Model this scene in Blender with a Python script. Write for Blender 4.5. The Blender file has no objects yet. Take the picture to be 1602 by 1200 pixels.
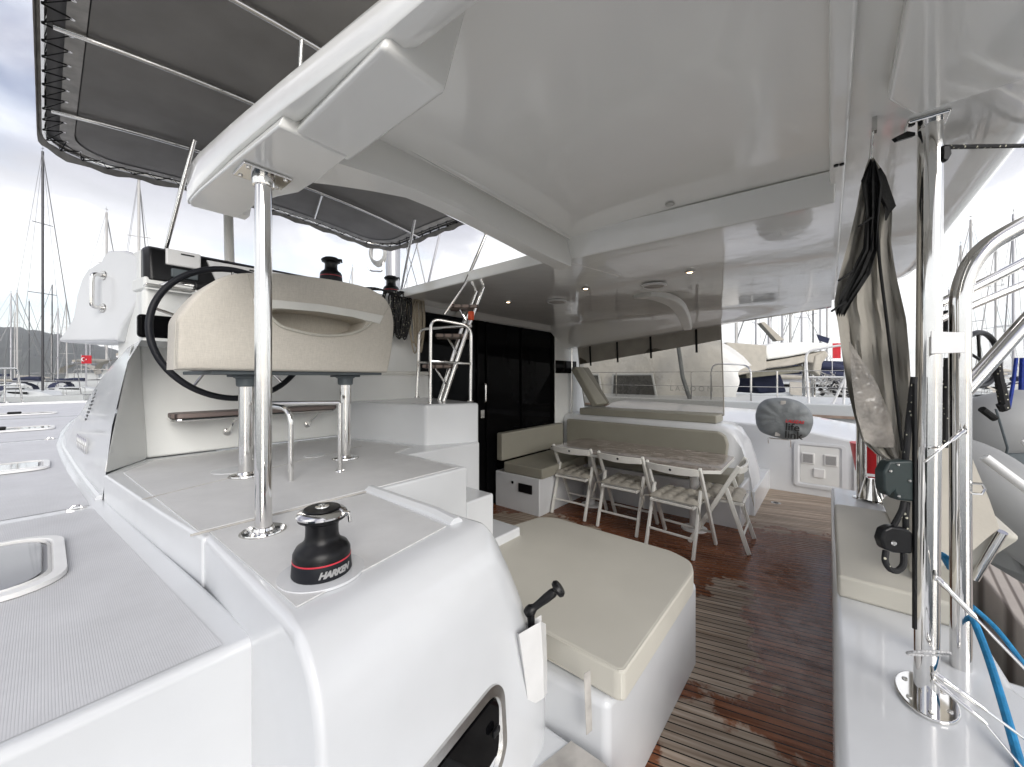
import bpy, bmesh, math, random
from mathutils import Vector, Matrix
R = math.radians
random.seed(7)
S = bpy.context.scene
COL = S.collection

# ---------------------------------------------------------------- camera
YAW = R(50.5)
FX, FY = math.sin(YAW), math.cos(YAW)
CAMZ = 1.6
FPX, CX, HY = 602.0, 801.0, 590.0
cam = bpy.data.cameras.new('camera')
camo = bpy.data.objects.new('camera', cam); COL.objects.link(camo)
camo.location = (0, 0, CAMZ)
camo.rotation_euler = (R(90), 0, -YAW)
cam.sensor_width = 36; cam.lens = FPX / 1602 * 36
cam.shift_y = -10.0 / 1602
cam.clip_start = .02; cam.clip_end = 4000
S.camera = camo

def at(px, py, d):
    r = (px - CX) / FPX * d
    return Vector((FX*d + FY*r, FY*d - FX*r, CAMZ + (HY - py) / FPX * d))
def onz(px, py, z): return at(px, py, (CAMZ - z) * FPX / (py - HY))
def onX(px, py, X):
    t = (px - CX) / FPX; return at(px, py, X / (FX + FY*t))
def onY(px, py, Y):
    t = (px - CX) / FPX; return at(px, py, Y / (FY - FX*t))

# ---------------------------------------------------------------- light and sky
S.view_settings.view_transform = 'Standard'; S.view_settings.look = 'None'
S.view_settings.exposure = 1.62; S.view_settings.gamma = 1
S.cycles.diffuse_bounces = 10; S.cycles.glossy_bounces = 6; S.cycles.max_bounces = 12
S.cycles.transparent_max_bounces = 12
W = bpy.data.worlds.new('World'); S.world = W; W.use_nodes = True
nt = W.node_tree; nt.nodes.clear()
def N(t, ty, **k):
    n = t.nodes.new(ty)
    for a, b in k.items(): setattr(n, a, b)
    return n
SUN_EL, SUN_AZ = R(52), R(-150)
sky = N(nt, 'ShaderNodeTexSky', sky_type='NISHITA', sun_disc=False)
sky.sun_elevation = SUN_EL; sky.sun_rotation = R(-60); sky.dust_density = 2.5
skm = N(nt, 'ShaderNodeVectorMath', operation='SCALE'); skm.inputs['Scale'].default_value = .085
nt.links.new(sky.outputs[0], skm.inputs[0])
tc = N(nt, 'ShaderNodeTexCoord')
sep = N(nt, 'ShaderNodeSeparateXYZ'); nt.links.new(tc.outputs['Generated'], sep.inputs[0])
zadd = N(nt, 'ShaderNodeMath', operation='ADD'); zadd.inputs[1].default_value = .32; nt.links.new(sep.outputs[2], zadd.inputs[0])
zmx = N(nt, 'ShaderNodeMath', operation='MAXIMUM'); zmx.inputs[1].default_value = .1; nt.links.new(zadd.outputs[0], zmx.inputs[0])
comb = N(nt, 'ShaderNodeCombineXYZ')
for i in (0, 1):
    dv = N(nt, 'ShaderNodeMath', operation='DIVIDE'); nt.links.new(sep.outputs[i], dv.inputs[0]); nt.links.new(zmx.outputs[0], dv.inputs[1])
    nt.links.new(dv.outputs[0], comb.inputs[i])
noi = N(nt, 'ShaderNodeTexNoise'); noi.inputs['Scale'].default_value = 1.55; noi.inputs['Detail'].default_value = 7; noi.inputs['Roughness'].default_value = .52; noi.inputs['Distortion'].default_value = .35
nt.links.new(comb.outputs[0], noi.inputs['Vector'])
ramp = N(nt, 'ShaderNodeValToRGB')
e = ramp.color_ramp.elements
e[0].position = .38; e[0].color = (.085, .085, .115, 1)
e[1].position = .60; e[1].color = (.52, .52, .53, 1)
x = e.new(.50); x.color = (.17, .17, .205, 1)
nt.links.new(noi.outputs[0], ramp.inputs[0])
# pale towards the horizon
hz = N(nt, 'ShaderNodeMapRange'); hz.inputs['From Min'].default_value = .42; hz.inputs['From Max'].default_value = .12
nt.links.new(sep.outputs[2], hz.inputs['Value'])
mixh = N(nt, 'ShaderNodeMix', data_type='RGBA'); nt.links.new(hz.outputs[0], mixh.inputs['Factor'])
nt.links.new(ramp.outputs[0], mixh.inputs['A']); mixh.inputs['B'].default_value = (.60, .61, .61, 1)
# gaps of clear sky
noi2 = N(nt, 'ShaderNodeTexNoise'); noi2.inputs['Scale'].default_value = 1.3; noi2.inputs['Detail'].default_value = 5
mp = N(nt, 'ShaderNodeVectorMath', operation='ADD'); mp.inputs[1].default_value = (3.7, 1.9, 0); nt.links.new(comb.outputs[0], mp.inputs[0]); nt.links.new(mp.outputs[0], noi2.inputs['Vector'])
r2 = N(nt, 'ShaderNodeMapRange'); r2.inputs['From Min'].default_value = .50; r2.inputs['From Max'].default_value = .66; r2.inputs['To Max'].default_value = .6
nt.links.new(noi2.outputs[0], r2.inputs['Value'])
mixs = N(nt, 'ShaderNodeMix', data_type='RGBA'); nt.links.new(r2.outputs[0], mixs.inputs['Factor'])
nt.links.new(mixh.outputs['Result'], mixs.inputs['A']); nt.links.new(skm.outputs[0], mixs.inputs['B'])
bg = N(nt, 'ShaderNodeBackground'); bg.inputs['Strength'].default_value = 1.0
nt.links.new(mixs.outputs['Result'], bg.inputs[0])
wo = N(nt, 'ShaderNodeOutputWorld'); nt.links.new(bg.outputs[0], wo.inputs[0])
sl = bpy.data.lights.new('sun', 'SUN'); sl.energy = 1.0; sl.angle = R(38); sl.color = (1, .97, .93)
so = bpy.data.objects.new('sun', sl); COL.objects.link(so)
# the sun stands high behind the port quarter
sd = Vector((-.42, -.85, .46)).normalized()
so.rotation_euler = (-sd).to_track_quat('-Z', 'Y').to_euler(); so.location = (-4, -3, 9)
sky.sun_elevation = math.asin(sd.z); sky.sun_rotation = math.atan2(sd.x, sd.y)

# ---------------------------------------------------------------- materials
MATS = {}
def mat(name, col, rough=.5, metal=0, noise=None, bump=None, coat=0, ior=None, alpha=None, spec=None, sheen=0):
    if name in MATS: return MATS[name]
    m = bpy.data.materials.new(name); m.use_nodes = True; MATS[name] = m
    t = m.node_tree; p = t.nodes['Principled BSDF']
    p.inputs['Base Color'].default_value = (*col, 1); p.inputs['Roughness'].default_value = rough
    p.inputs['Metallic'].default_value = metal; p.inputs['Coat Weight'].default_value = coat
    p.inputs['Coat Roughness'].default_value = .04
    if ior: p.inputs['IOR'].default_value = ior
    if spec is not None: p.inputs['Specular IOR Level'].default_value = spec
    if sheen: p.inputs['Sheen Weight'].default_value = sheen
    if alpha is not None: p.inputs['Alpha'].default_value = alpha
    tcn = N(t, 'ShaderNodeTexCoord')
    if noise:   # (scale, amount, detail) multiplies the colour
        n = N(t, 'ShaderNodeTexNoise'); n.inputs['Scale'].default_value = noise[0]; n.inputs['Detail'].default_value = noise[2] if len(noise) > 2 else 4
        t.links.new(tcn.outputs['Object'], n.inputs['Vector'])
        mr = N(t, 'ShaderNodeMapRange'); mr.inputs['From Min'].default_value = .3; mr.inputs['From Max'].default_value = .7
        mr.inputs['To Min'].default_value = 1 - noise[1]; mr.inputs['To Max'].default_value = 1 + noise[1] * .4
        t.links.new(n.outputs[0], mr.inputs['Value'])
        v = N(t, 'ShaderNodeVectorMath', operation='SCALE'); v.inputs[0].default_value = col
        t.links.new(mr.outputs[0], v.inputs['Scale']); t.links.new(v.outputs[0], p.inputs['Base Color'])
    if bump:    # (scale, strength, distance)
        n = N(t, 'ShaderNodeTexNoise'); n.inputs['Scale'].default_value = bump[0]; n.inputs['Detail'].default_value = 3
        t.links.new(tcn.outputs['Object'], n.inputs['Vector'])
        b = N(t, 'ShaderNodeBump'); b.inputs['Strength'].default_value = bump[1]; b.inputs['Distance'].default_value = bump[2]
        t.links.new(n.outputs[0], b.inputs['Height']); t.links.new(b.outputs[0], p.inputs['Normal'])
    return m
GEL = mat('gelcoat', (.66, .675, .69), .22, noise=(2.1, .075, 9), bump=(2.2, .25, .01), coat=.3)
GEL_LIT = mat('gelcoat_ceiling_lit', (.91, .905, .87), .10, noise=(.8, .03, 4), bump=(2.6, .6, .014), coat=.7)  # same gelcoat painted lighter, standing in for bounced light under the roof
GELW = mat('gelcoat_wall', (.78, .79, .77), .38, noise=(2.5, .07, 6), bump=(60, .08, .002))
STEEL = mat('stainless_steel', (.80, .79, .77), .07, 1, noise=(4, .1), bump=(6, .06, .004))
STEELD = mat('brushed_steel', (.62, .61, .59), .24, 1, noise=(30, .15), bump=(80, .1, .001))
BLK = mat('black_plastic', (.007, .007, .008), .35, spec=.3, noise=(20, .2))
RUB = mat('black_rubber', (.009, .010, .014), .5, spec=.3, bump=(300, .2, .001))
GLS = mat('dark_glass', (.003, .003, .0035), .05, spec=.04, noise=(2, .3))
SMK = mat('smoked_glass', (.10, .105, .11), .05, coat=1, noise=(3, .15))
NAVY = mat('navy_canvas', (.012, .018, .055), .8, noise=(3, .25), bump=(40, .3, .01))
GREYD = mat('grey_plastic', (.10, .12, .13), .5, noise=(9, .2))
WHP = mat('white_paint', (.75, .745, .70), .35, noise=(8, .06), bump=(60, .05, .001))
WHM = mat('white_metal', (.78, .78, .77), .3, noise=(10, .05))
CUSH = mat('beige_leatherette', (.55, .53, .465), .62, noise=(3, .06, 5), bump=(260, .25, .0008))
CUSHD = mat('taupe_leatherette', (.31, .297, .245), .62, noise=(3, .08, 5), bump=(260, .25, .0008))
CANV = mat('bimini_canvas', (.28, .267, .25), .9, noise=(4, .15, 6), bump=(30, .15, .004))
HEM = mat('canvas_hem', (.46, .44, .41), .85, noise=(12, .3, 6), bump=(40, .4, .004))
TAUPE = mat('taupe_cloth', (.34, .32, .28), .82, noise=(6, .15, 6), bump=(18, .5, .01))
BLACKC = mat('black_cloth', (.006, .006, .006), .9, bump=(30, .5, .01))
BEIGEC = mat('beige_cloth', (.46, .43, .37), .85, noise=(5, .12, 6), bump=(12, .5, .01))
GREYC = mat('grey_bag_cloth', (.17, .185, .19), .6, noise=(5, .2, 5), bump=(10, .7, .02))
HYP = mat('dinghy_rubber', (.31, .315, .315), .55, noise=(3, .15, 5), bump=(3, .2, .01))
RED = mat('red_cloth', (.55, .008, .02), .7, noise=(6, .2))
WTXT = mat('white_print', (.8, .8, .8), .6, noise=(30, .02))
RTXT = mat('red_print', (.6, .02, .03), .6, noise=(30, .02))
KTXT = mat('black_print', (.01, .01, .01), .6, noise=(30, .02))
GTXT = mat('grey_print', (.33, .33, .33), .5, noise=(30, .02))
ALU = mat('mast_aluminium', (.48, .48, .50), .4, .6, noise=(2, .1))
MASTD = mat('dark_mast', (.045, .045, .05), .4, .3, noise=(2, .2))
MASTW = mat('pale_mast', (.55, .54, .52), .45, noise=(2, .1))
WIRE = mat('rigging_wire', (.22, .22, .22), .4, .6, noise=(4, .1))
BLUE = mat('blue_rope', (.01, .20, .42), .7, noise=(40, .3), bump=(200, .6, .003))
BLUED = mat('dark_blue_rope', (.01, .04, .30), .7, noise=(40, .3), bump=(200, .6, .003))
HULLW = mat('yacht_hull', (.55, .57, .57), .3, noise=(1, .08, 6))
HULLG = mat('yacht_deck', (.36, .36, .345), .5, noise=(3, .12, 6))
COVER = mat('white_boat_cover', (.72, .71, .67), .6, noise=(1.2, .12, 7), bump=(2.2, .9, .06))

def stripes(name, c1, c2, scale, direction, width, rough=.6, bump=.4, dist=.002, gap=None):
    """fine parallel ridges in object space"""
    m = bpy.data.materials.new(name); m.use_nodes = True; MATS[name] = m
    t = m.node_tree; p = t.nodes['Principled BSDF']; p.inputs['Roughness'].default_value = rough
    tcn = N(t, 'ShaderNodeTexCoord')
    dot = N(t, 'ShaderNodeVectorMath', operation='DOT_PRODUCT'); dot.inputs[1].default_value = direction
    t.links.new(tcn.outputs['Object'], dot.inputs[0])
    mu = N(t, 'ShaderNodeMath', operation='MULTIPLY'); mu.inputs[1].default_value = scale; t.links.new(dot.outputs['Value'], mu.inputs[0])
    fr = N(t, 'ShaderNodeMath', operation='PINGPONG'); fr.inputs[1].default_value = .5; t.links.new(mu.outputs[0], fr.inputs[0])
    mr = N(t, 'ShaderNodeMapRange'); mr.inputs['From Min'].default_value = width; mr.inputs['From Max'].default_value = width + .15; t.links.new(fr.outputs[0], mr.inputs['Value'])
    n = N(t, 'ShaderNodeTexNoise'); n.inputs['Scale'].default_value = 4; n.inputs['Detail'].default_value = 8; n.inputs['Roughness'].default_value = .7; t.links.new(tcn.outputs['Object'], n.inputs['Vector'])
    mr2 = N(t, 'ShaderNodeMapRange'); mr2.inputs['From Min'].default_value = .3; mr2.inputs['From Max'].default_value = .7; mr2.inputs['To Min'].default_value = .90; mr2.inputs['To Max'].default_value = 1.04; t.links.new(n.outputs[0], mr2.inputs['Value'])
    mx = N(t, 'ShaderNodeMix', data_type='RGBA'); mx.inputs['A'].default_value = (*c1, 1); mx.inputs['B'].default_value = (*c2, 1); t.links.new(mr.outputs[0], mx.inputs['Factor'])
    v = N(t, 'ShaderNodeVectorMath', operation='SCALE'); t.links.new(mx.outputs['Result'], v.inputs[0]); t.links.new(mr2.outputs[0], v.inputs['Scale'])
    t.links.new(v.outputs[0], p.inputs['Base Color'])
    b = N(t, 'ShaderNodeBump'); b.inputs['Strength'].default_value = bump; b.inputs['Distance'].default_value = dist
    t.links.new(mr.outputs[0], b.inputs['Height']); t.links.new(b.outputs[0], p.inputs['Normal'])
    return m
SKID = stripes('nonskid', (.55, .555, .57), (.625, .63, .645), 230, (1, 0, 0), .12, .6, .2, .0006)
SKID2 = stripes('nonskid_platform', (.61, .61, .605), (.67, .672, .67), 160, (0, 1, 0), .12, .6, .4, .0012)
TREAD = stripes('wooden_tread', (.05, .035, .03), (.26, .20, .17), 22, (1, 0, 0), .04, .5, .3, .002)
LOUV = stripes('louvre', (.12, .12, .12), (.60, .60, .59), 90, (0, 0, 1), .2, .4, .6, .004)
TEAKFAR = stripes('pontoon_planks', (.16, .13, .11), (.50, .45, .40), 13, (.1, .99, 0), .06, .6, .4, .004)

def teak():
    m = bpy.data.materials.new('teak_floor'); m.use_nodes = True; t = m.node_tree; p = t.nodes['Principled BSDF']
    L = t.links.new
    class _C: outputs = {}
    t0_ = N(t, 'ShaderNodeTexCoord'); w0_ = N(t, 'ShaderNodeVectorMath', operation='ADD'); w0_.inputs[1].default_value = (3.1, 1.5, 0); L(t0_.outputs['Object'], w0_.inputs[0])
    tcn = _C(); tcn.outputs = {'Object': w0_.outputs[0]}
    a = R(14.5); pr = (math.cos(a), math.sin(a), 0); al = (math.sin(a), -math.cos(a), 0)
    def dot(v):
        d = N(t, 'ShaderNodeVectorMath', operation='DOT_PRODUCT'); d.inputs[1].default_value = v; L(tcn.outputs['Object'], d.inputs[0]); return d.outputs['Value']
    def math_(op, a_, b_):
        n = N(t, 'ShaderNodeMath', operation=op)
        for i, q in enumerate((a_, b_)):
            if q is None: continue
            if isinstance(q, (int, float)): n.inputs[i].default_value = q
            else: L(q, n.inputs[i])
        return n.outputs[0]
    def rng(v, a0, a1, b0=0, b1=1):
        n = N(t, 'ShaderNodeMapRange'); L(v, n.inputs['Value'])
        for k, q in zip(('From Min', 'From Max', 'To Min', 'To Max'), (a0, a1, b0, b1)): n.inputs[k].default_value = q
        return n.outputs[0]
    def noise(scale, detail=5, vec=None, rough=.5, off=(0, 0, 0), dist=0):
        ad = N(t, 'ShaderNodeVectorMath', operation='ADD'); ad.inputs[1].default_value = off; L(vec or tcn.outputs['Object'], ad.inputs[0])
        n = N(t, 'ShaderNodeTexNoise'); n.inputs['Scale'].default_value = scale; n.inputs['Detail'].default_value = detail; n.inputs['Roughness'].default_value = rough; n.inputs['Distortion'].default_value = dist
        L(ad.outputs[0], n.inputs['Vector']); return n.outputs[0]
    def mixc(f, A, B):
        n = N(t, 'ShaderNodeMix', data_type='RGBA'); L(f, n.inputs['Factor'])
        for k, q in (('A', A), ('B', B)):
            if isinstance(q, tuple): n.inputs[k].default_value = (*q, 1)
            else: L(q, n.inputs[k])
        return n.outputs['Result']
    u = dot(pr); v = dot(al)
    us = math_('MULTIPLY', u, 1 / .047)
    fl = math_('FLOOR', us, None); fr = math_('FRACT', us, None)
    pp = math_('PINGPONG', us, .5)
    seam = rng(pp, .06, .085)          # 0 in the black caulking, 1 on wood
    wn = N(t, 'ShaderNodeTexWhiteNoise', noise_dimensions='1D'); L(fl, wn.inputs['W'])
    cv = N(t, 'ShaderNodeCombineXYZ'); L(math_('MULTIPLY', u, 55), cv.inputs[0]); L(math_('MULTIPLY', v, 3), cv.inputs[1]); L(wn.outputs[0], cv.inputs[2])
    grain = noise(1, 4, cv.outputs[0])
    dryc = mixc(rng(grain, .3, .7), (.27, .20, .145), (.50, .42, .34))
    wetc = mixc(rng(grain, .3, .7), (.105, .033, .014), (.30, .115, .052))
    tone = rng(wn.outputs[0], 0, 1, .75, 1.15)
    # wet map
    big = noise(1.1, 7, None, .62, (2.2, .4, 0), .4)
    fine = noise(6, 6, None, .6, (0, 5, 0), .3)
    n1 = math_('ADD', math_('MULTIPLY', big, .8), math_('MULTIPLY', fine, .35))
    sx = N(t, 'ShaderNodeSeparateXYZ'); L(tcn.outputs['Object'], sx.inputs[0])
    far = rng(sx.outputs[0], 4.6, 5.6, 0, .42)           # the after starboard end has dried
    def spot(cx, cy, rx, ry, k):
        s = N(t, 'ShaderNodeVectorMath', operation='SUBTRACT'); s.inputs[1].default_value = (cx, cy, 0); L(tcn.outputs['Object'], s.inputs[0])
        q = N(t, 'ShaderNodeVectorMath', operation='MULTIPLY'); q.inputs[1].default_value = (1/rx, 1/ry, 0); L(s.outputs[0], q.inputs[0])
        l = N(t, 'ShaderNodeVectorMath', operation='LENGTH'); L(q.outputs[0], l.inputs[0])
        return rng(l.outputs['Value'], .4, 1.3, k, 0)
    s1 = spot(2.70, .56, .85, .30, .30); s2 = spot(1.75, .33, .30, .35, .3); s3 = spot(3.3, 2.4, .6, .8, .3); s4 = spot(4.2, -.9, .3, .3, 0)
    tot = math_('ADD', math_('ADD', n1, far), math_('ADD', math_('ADD', s1, s2), s3))
    dry = rng(tot, .735, .775)
    col = mixc(dry, wetc, dryc)
    vs = N(t, 'ShaderNodeVectorMath', operation='SCALE'); L(col, vs.inputs[0]); L(tone, vs.inputs['Scale'])
    fin = mixc(seam, (.008, .007, .006), vs.outputs[0])
    L(fin, p.inputs['Base Color'])
    film = noise(9, 5, None, .6, (7, 7, 0))
    L(math_('MAXIMUM', math_('MULTIPLY', dry, .6), rng(film, .35, .7, .10, .34)), p.inputs['Roughness'])
    hgt = math_('ADD', math_('MULTIPLY', seam, .6), math_('MULTIPLY', grain, .12))
    b = N(t, 'ShaderNodeBump'); b.inputs['Distance'].default_value = .0025; b.inputs['Strength'].default_value = .5
    L(hgt, b.inputs['Height']); L(b.outputs[0], p.inputs['Normal'])
    p.inputs['Specular IOR Level'].default_value = .22
    return m
TEAK = teak()

def tabletop():
    m = mat('table_top', (.2, .15, .13), .12, coat=.6); t = m.node_tree; p = t.nodes['Principled BSDF']
    tcn = N(t, 'ShaderNodeTexCoord')
    n = N(t, 'ShaderNodeTexNoise'); n.inputs['Scale'].default_value = 5; n.inputs['Detail'].default_value = 10; n.inputs['Roughness'].default_value = .75; n.inputs['Distortion'].default_value = 1.2
    mp_ = N(t, 'ShaderNodeMapping'); mp_.inputs['Scale'].default_value = (1.3, 1.0, 1); t.links.new(tcn.outputs['Object'], mp_.inputs[0]); t.links.new(mp_.outputs[0], n.inputs['Vector'])
    r = N(t, 'ShaderNodeValToRGB'); e = r.color_ramp.elements
    e[0].position = .40; e[0].color = (.11, .07, .055, 1); e[1].position = .60; e[1].color = (.46, .40, .36, 1)
    t.links.new(n.outputs[0], r.inputs[0]); t.links.new(r.outputs[0], p.inputs['Base Color'])
    return m
TABLE = tabletop()

def fleck(name, base, fl, scale=55, thr=.62):
    m = mat(name, base, .7, bump=(220, .7, .003)); t = m.node_tree; p = t.nodes['Principled BSDF']
    tcn = N(t, 'ShaderNodeTexCoord'); n = N(t, 'ShaderNodeTexVoronoi'); n.inputs['Scale'].default_value = scale
    t.links.new(tcn.outputs['Object'], n.inputs['Vector'])
    r = N(t, 'ShaderNodeMapRange'); r.inputs['From Min'].default_value = .22; r.inputs['From Max'].default_value = .18; t.links.new(n.outputs['Distance'], r.inputs['Value'])
    mx = N(t, 'ShaderNodeMix', data_type='RGBA'); mx.inputs['A'].default_value = (*base, 1); mx.inputs['B'].default_value = (*fl, 1)
    t.links.new(r.outputs[0], mx.inputs['Factor']); t.links.new(mx.outputs['Result'], p.inputs['Base Color'])
    return m
ROPEK = fleck('black_flecked_rope', (.008, .008, .009), (.55, .53, .42))
ROPEB = fleck('beige_flecked_rope', (.38, .33, .25), (.07, .05, .04), 70)

def linen():
    m = mat('linen_upholstery', (.60, .56, .49), .85); t = m.node_tree; p = t.nodes['Principled BSDF']
    tcn = N(t, 'ShaderNodeTexCoord')
    outs = []
    for sc in ((420, 420, 40), (40, 40, 480)):
        mp_ = N(t, 'ShaderNodeMapping'); mp_.inputs['Scale'].default_value = sc; t.links.new(tcn.outputs['Object'], mp_.inputs[0])
        n = N(t, 'ShaderNodeTexNoise'); n.inputs['Scale'].default_value = 1; n.inputs['Detail'].default_value = 3; t.links.new(mp_.outputs[0], n.inputs['Vector']); outs.append(n.outputs[0])
    ad = N(t, 'ShaderNodeMath', operation='ADD'); t.links.new(outs[0], ad.inputs[0]); t.links.new(outs[1], ad.inputs[1])
    r = N(t, 'ShaderNodeMapRange'); r.inputs['From Min'].default_value = .75; r.inputs['From Max'].default_value = 1.25; r.inputs['To Min'].default_value = .90; r.inputs['To Max'].default_value = 1.07; t.links.new(ad.outputs[0], r.inputs['Value'])
    v = N(t, 'ShaderNodeVectorMath', operation='SCALE'); v.inputs[0].default_value = (.60, .565, .50); t.links.new(r.outputs[0], v.inputs['Scale']); t.links.new(v.outputs[0], p.inputs['Base Color'])
    b = N(t, 'ShaderNodeBump'); b.inputs['Distance'].default_value = .001; b.inputs['Strength'].default_value = .4; t.links.new(ad.outputs[0], b.inputs['Height']); t.links.new(b.outputs[0], p.inputs['Normal'])
    return m
LINEN = linen()

def vinyl():
    m = bpy.data.materials.new('smoked_vinyl'); m.use_nodes = True; t = m.node_tree; t.nodes.clear()
    tr = N(t, 'ShaderNodeBsdfTransparent'); tr.inputs[0].default_value = (.50, .48, .44, 1)
    g = N(t, 'ShaderNodeBsdfGlossy'); g.inputs['Roughness'].default_value = .08
    tcn = N(t, 'ShaderNodeTexCoord'); n = N(t, 'ShaderNodeTexNoise'); n.inputs['Scale'].default_value = 3.5; n.inputs['Detail'].default_value = 3; t.links.new(tcn.outputs['Object'], n.inputs['Vector'])
    b = N(t, 'ShaderNodeBump'); b.inputs['Distance'].default_value = .03; b.inputs['Strength'].default_value = .6; t.links.new(n.outputs[0], b.inputs['Height']); t.links.new(b.outputs[0], g.inputs['Normal'])
    mx = N(t, 'ShaderNodeMixShader'); mx.inputs[0].default_value = .10
    o = N(t, 'ShaderNodeOutputMaterial'); t.links.new(tr.outputs[0], mx.inputs[1]); t.links.new(g.outputs[0], mx.inputs[2]); t.links.new(mx.outputs[0], o.inputs[0])
    return m
VINYL = vinyl()

def water_mat():
    m = mat('sea_water', (.018, .03, .035), .06, spec=.5); t = m.node_tree; p = t.nodes['Principled BSDF']
    tcn = N(t, 'ShaderNodeTexCoord'); n = N(t, 'ShaderNodeTexNoise'); n.inputs['Scale'].default_value = 1.6; n.inputs['Detail'].default_value = 6; t.links.new(tcn.outputs['Object'], n.inputs['Vector'])
    b = N(t, 'ShaderNodeBump'); b.inputs['Distance'].default_value = .12; b.inputs['Strength'].default_value = .5; t.links.new(n.outputs[0], b.inputs['Height']); t.links.new(b.outputs[0], p.inputs['Normal'])
    return m
WATER = water_mat()

# ---------------------------------------------------------------- mesh helpers
def wloc(o):
    v = Vector((0, 0, 0))
    while o: v += Vector(o.location); o = o.parent
    return v
class MB:
    def __init__(s): s.v = []; s.f = []; s.sharp = False
    def add(s, vs, fs):
        b = len(s.v); s.v += [Vector(q) for q in vs]; s.f += [[b+i for i in f] for f in fs]; return s
    def box(s, x0, x1, y0, y1, z0, z1, rot=None):
        vs = [Vector((x, y, z)) for z in (z0, z1) for x, y in ((x0, y0), (x1, y0), (x1, y1), (x0, y1))]
        if rot: vs = [rot @ q for q in vs]
        return s.add(vs, [(3,2,1,0), (4,5,6,7), (0,1,5,4), (1,2,6,5), (2,3,7,6), (3,0,4,7)])
    def obox(s, c, ax, ay, az, hx, hy, hz):
        c = Vector(c); vs = []
        for k in (-1, 1):
            for i, j in ((-1,-1), (1,-1), (1,1), (-1,1)): vs.append(c + ax*hx*i + ay*hy*j + az*hz*k)
        return s.add(vs, [(3,2,1,0), (4,5,6,7), (0,1,5,4), (1,2,6,5), (2,3,7,6), (3,0,4,7)])
    def bar(s, a, b, w, h, up=(0, 0, 1)):
        a = Vector(a); b = Vector(b); z = (b-a); L = z.length; z.normalize(); up = Vector(up)
        if abs(z.dot(up)) > .98: up = Vector((1, 0, 0))
        x = z.cross(up).normalized(); y = x.cross(z)
        return s.obox((a+b)/2, x, y, z, w/2, h/2, L/2)
    def prism(s, poly, z0, z1, z1f=None):
        n = len(poly)
        ar = sum(poly[i][0]*poly[(i+1) % n][1] - poly[(i+1) % n][0]*poly[i][1] for i in range(n))
        if ar < 0: poly = poly[::-1]
        vs = [(p[0], p[1], z0) for p in poly] + [(p[0], p[1], z1) for p in poly]
        return s.add(vs, [list(range(n))[::-1], list(range(n, 2*n))] + [(i, (i+1) % n, n+(i+1) % n, n+i) for i in range(n)])
    def slab(s, pts, off):
        """a polygon in space given thickness by the vector off"""
        n = len(pts); off = Vector(off); vs = [Vector(p) for p in pts]; nn = Vector((0,0,0))
        for i in range(n): nn += vs[i].cross(vs[(i+1) % n])
        if nn.dot(off) < 0: vs = vs[::-1]
        vs = vs + [p+off for p in vs]
        return s.add(vs, [list(range(n))[::-1], list(range(n, 2*n))] + [(i, (i+1) % n, n+(i+1) % n, n+i) for i in range(n)])
    def grid(s, rows, closeu=False, closev=False, caps=False):
        nr, nc = len(rows), len(rows[0]); vs = [p for r in rows for p in r]; fs = []
        for i in range(nr - (0 if closev else 1)):
            for j in range(nc - (0 if closeu else 1)):
                a = i*nc+j; b = i*nc+(j+1) % nc; c = ((i+1) % nr)*nc+(j+1) % nc; d = ((i+1) % nr)*nc+j
                fs.append((a, b, c, d))
        if caps: fs += [list(range(nc))[::-1], list(range((nr-1)*nc, nr*nc))]
        return s.add(vs, fs)
    def tube(s, pts, r, n=12, caps=True, closed=False):
        pts = [Vector(p) for p in pts]; k = len(pts); rows = []; up = None
        for i in range(k):
            a = pts[(i-1) % k] if (i > 0 or closed) else pts[i]; b = pts[(i+1) % k] if (i < k-1 or closed) else pts[i]
            t = (b-a).normalized()
            if up is None: up = Vector((0, 0, 1)) if abs(t.z) < .9 else Vector((1, 0, 0))
            x = t.cross(up).normalized(); up = x.cross(t).normalized()
            rr = r[i] if isinstance(r, (list, tuple)) else r
            rows.append([pts[i] + (x*math.cos(2*math.pi*j/n) + up*math.sin(2*math.pi*j/n))*rr for j in range(n)])
        return s.grid(rows, closeu=True, closev=closed, caps=caps and not closed)
    def lathe(s, prof, c=(0, 0, 0), n=28, axis=None):
        """prof: (radius, height) pairs"""
        c = Vector(c); az = Vector(axis or (0, 0, 1)).normalized()
        ax = az.orthogonal().normalized() if axis else Vector((1, 0, 0)); ay = az.cross(ax)
        rows = [[c + az*h + (ax*math.cos(2*math.pi*j/n) + ay*math.sin(2*math.pi*j/n))*max(r, 1e-4) for j in range(n)] for r, h in prof]
        return s.grid(rows, closeu=True, caps=True)
    def build(s, name, m, parent=None, bev=0, seg=3, smooth=True, sub=0, loc=None, ang=35):
        me = bpy.data.meshes.new(name)
        o = bpy.data.objects.new(name, me); COL.objects.link(o)
        off = Vector(loc) if loc is not None else Vector((0, 0, 0))
        if parent is not None:
            o.parent = parent; off = wloc(parent)
        elif loc is not None: o.location = off
        me.from_pydata([tuple(v-off) for v in s.v], [], s.f); me.materials.append(m)
        bm = bmesh.new(); bm.from_mesh(me); bmesh.ops.recalc_face_normals(bm, faces=bm.faces); bm.to_mesh(me); bm.free()
        if smooth:
            me.shade_smooth()
            if not bev: me.set_sharp_from_angle(angle=R(ang))
        if bev:
            b = o.modifiers.new('bevel', 'BEVEL'); b.width = bev; b.segments = seg; b.limit_method = 'ANGLE'; b.angle_limit = R(28); b.harden_normals = True
        if sub:
            q = o.modifiers.new('sub', 'SUBSURF'); q.levels = sub; q.render_levels = sub
        return o
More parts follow.
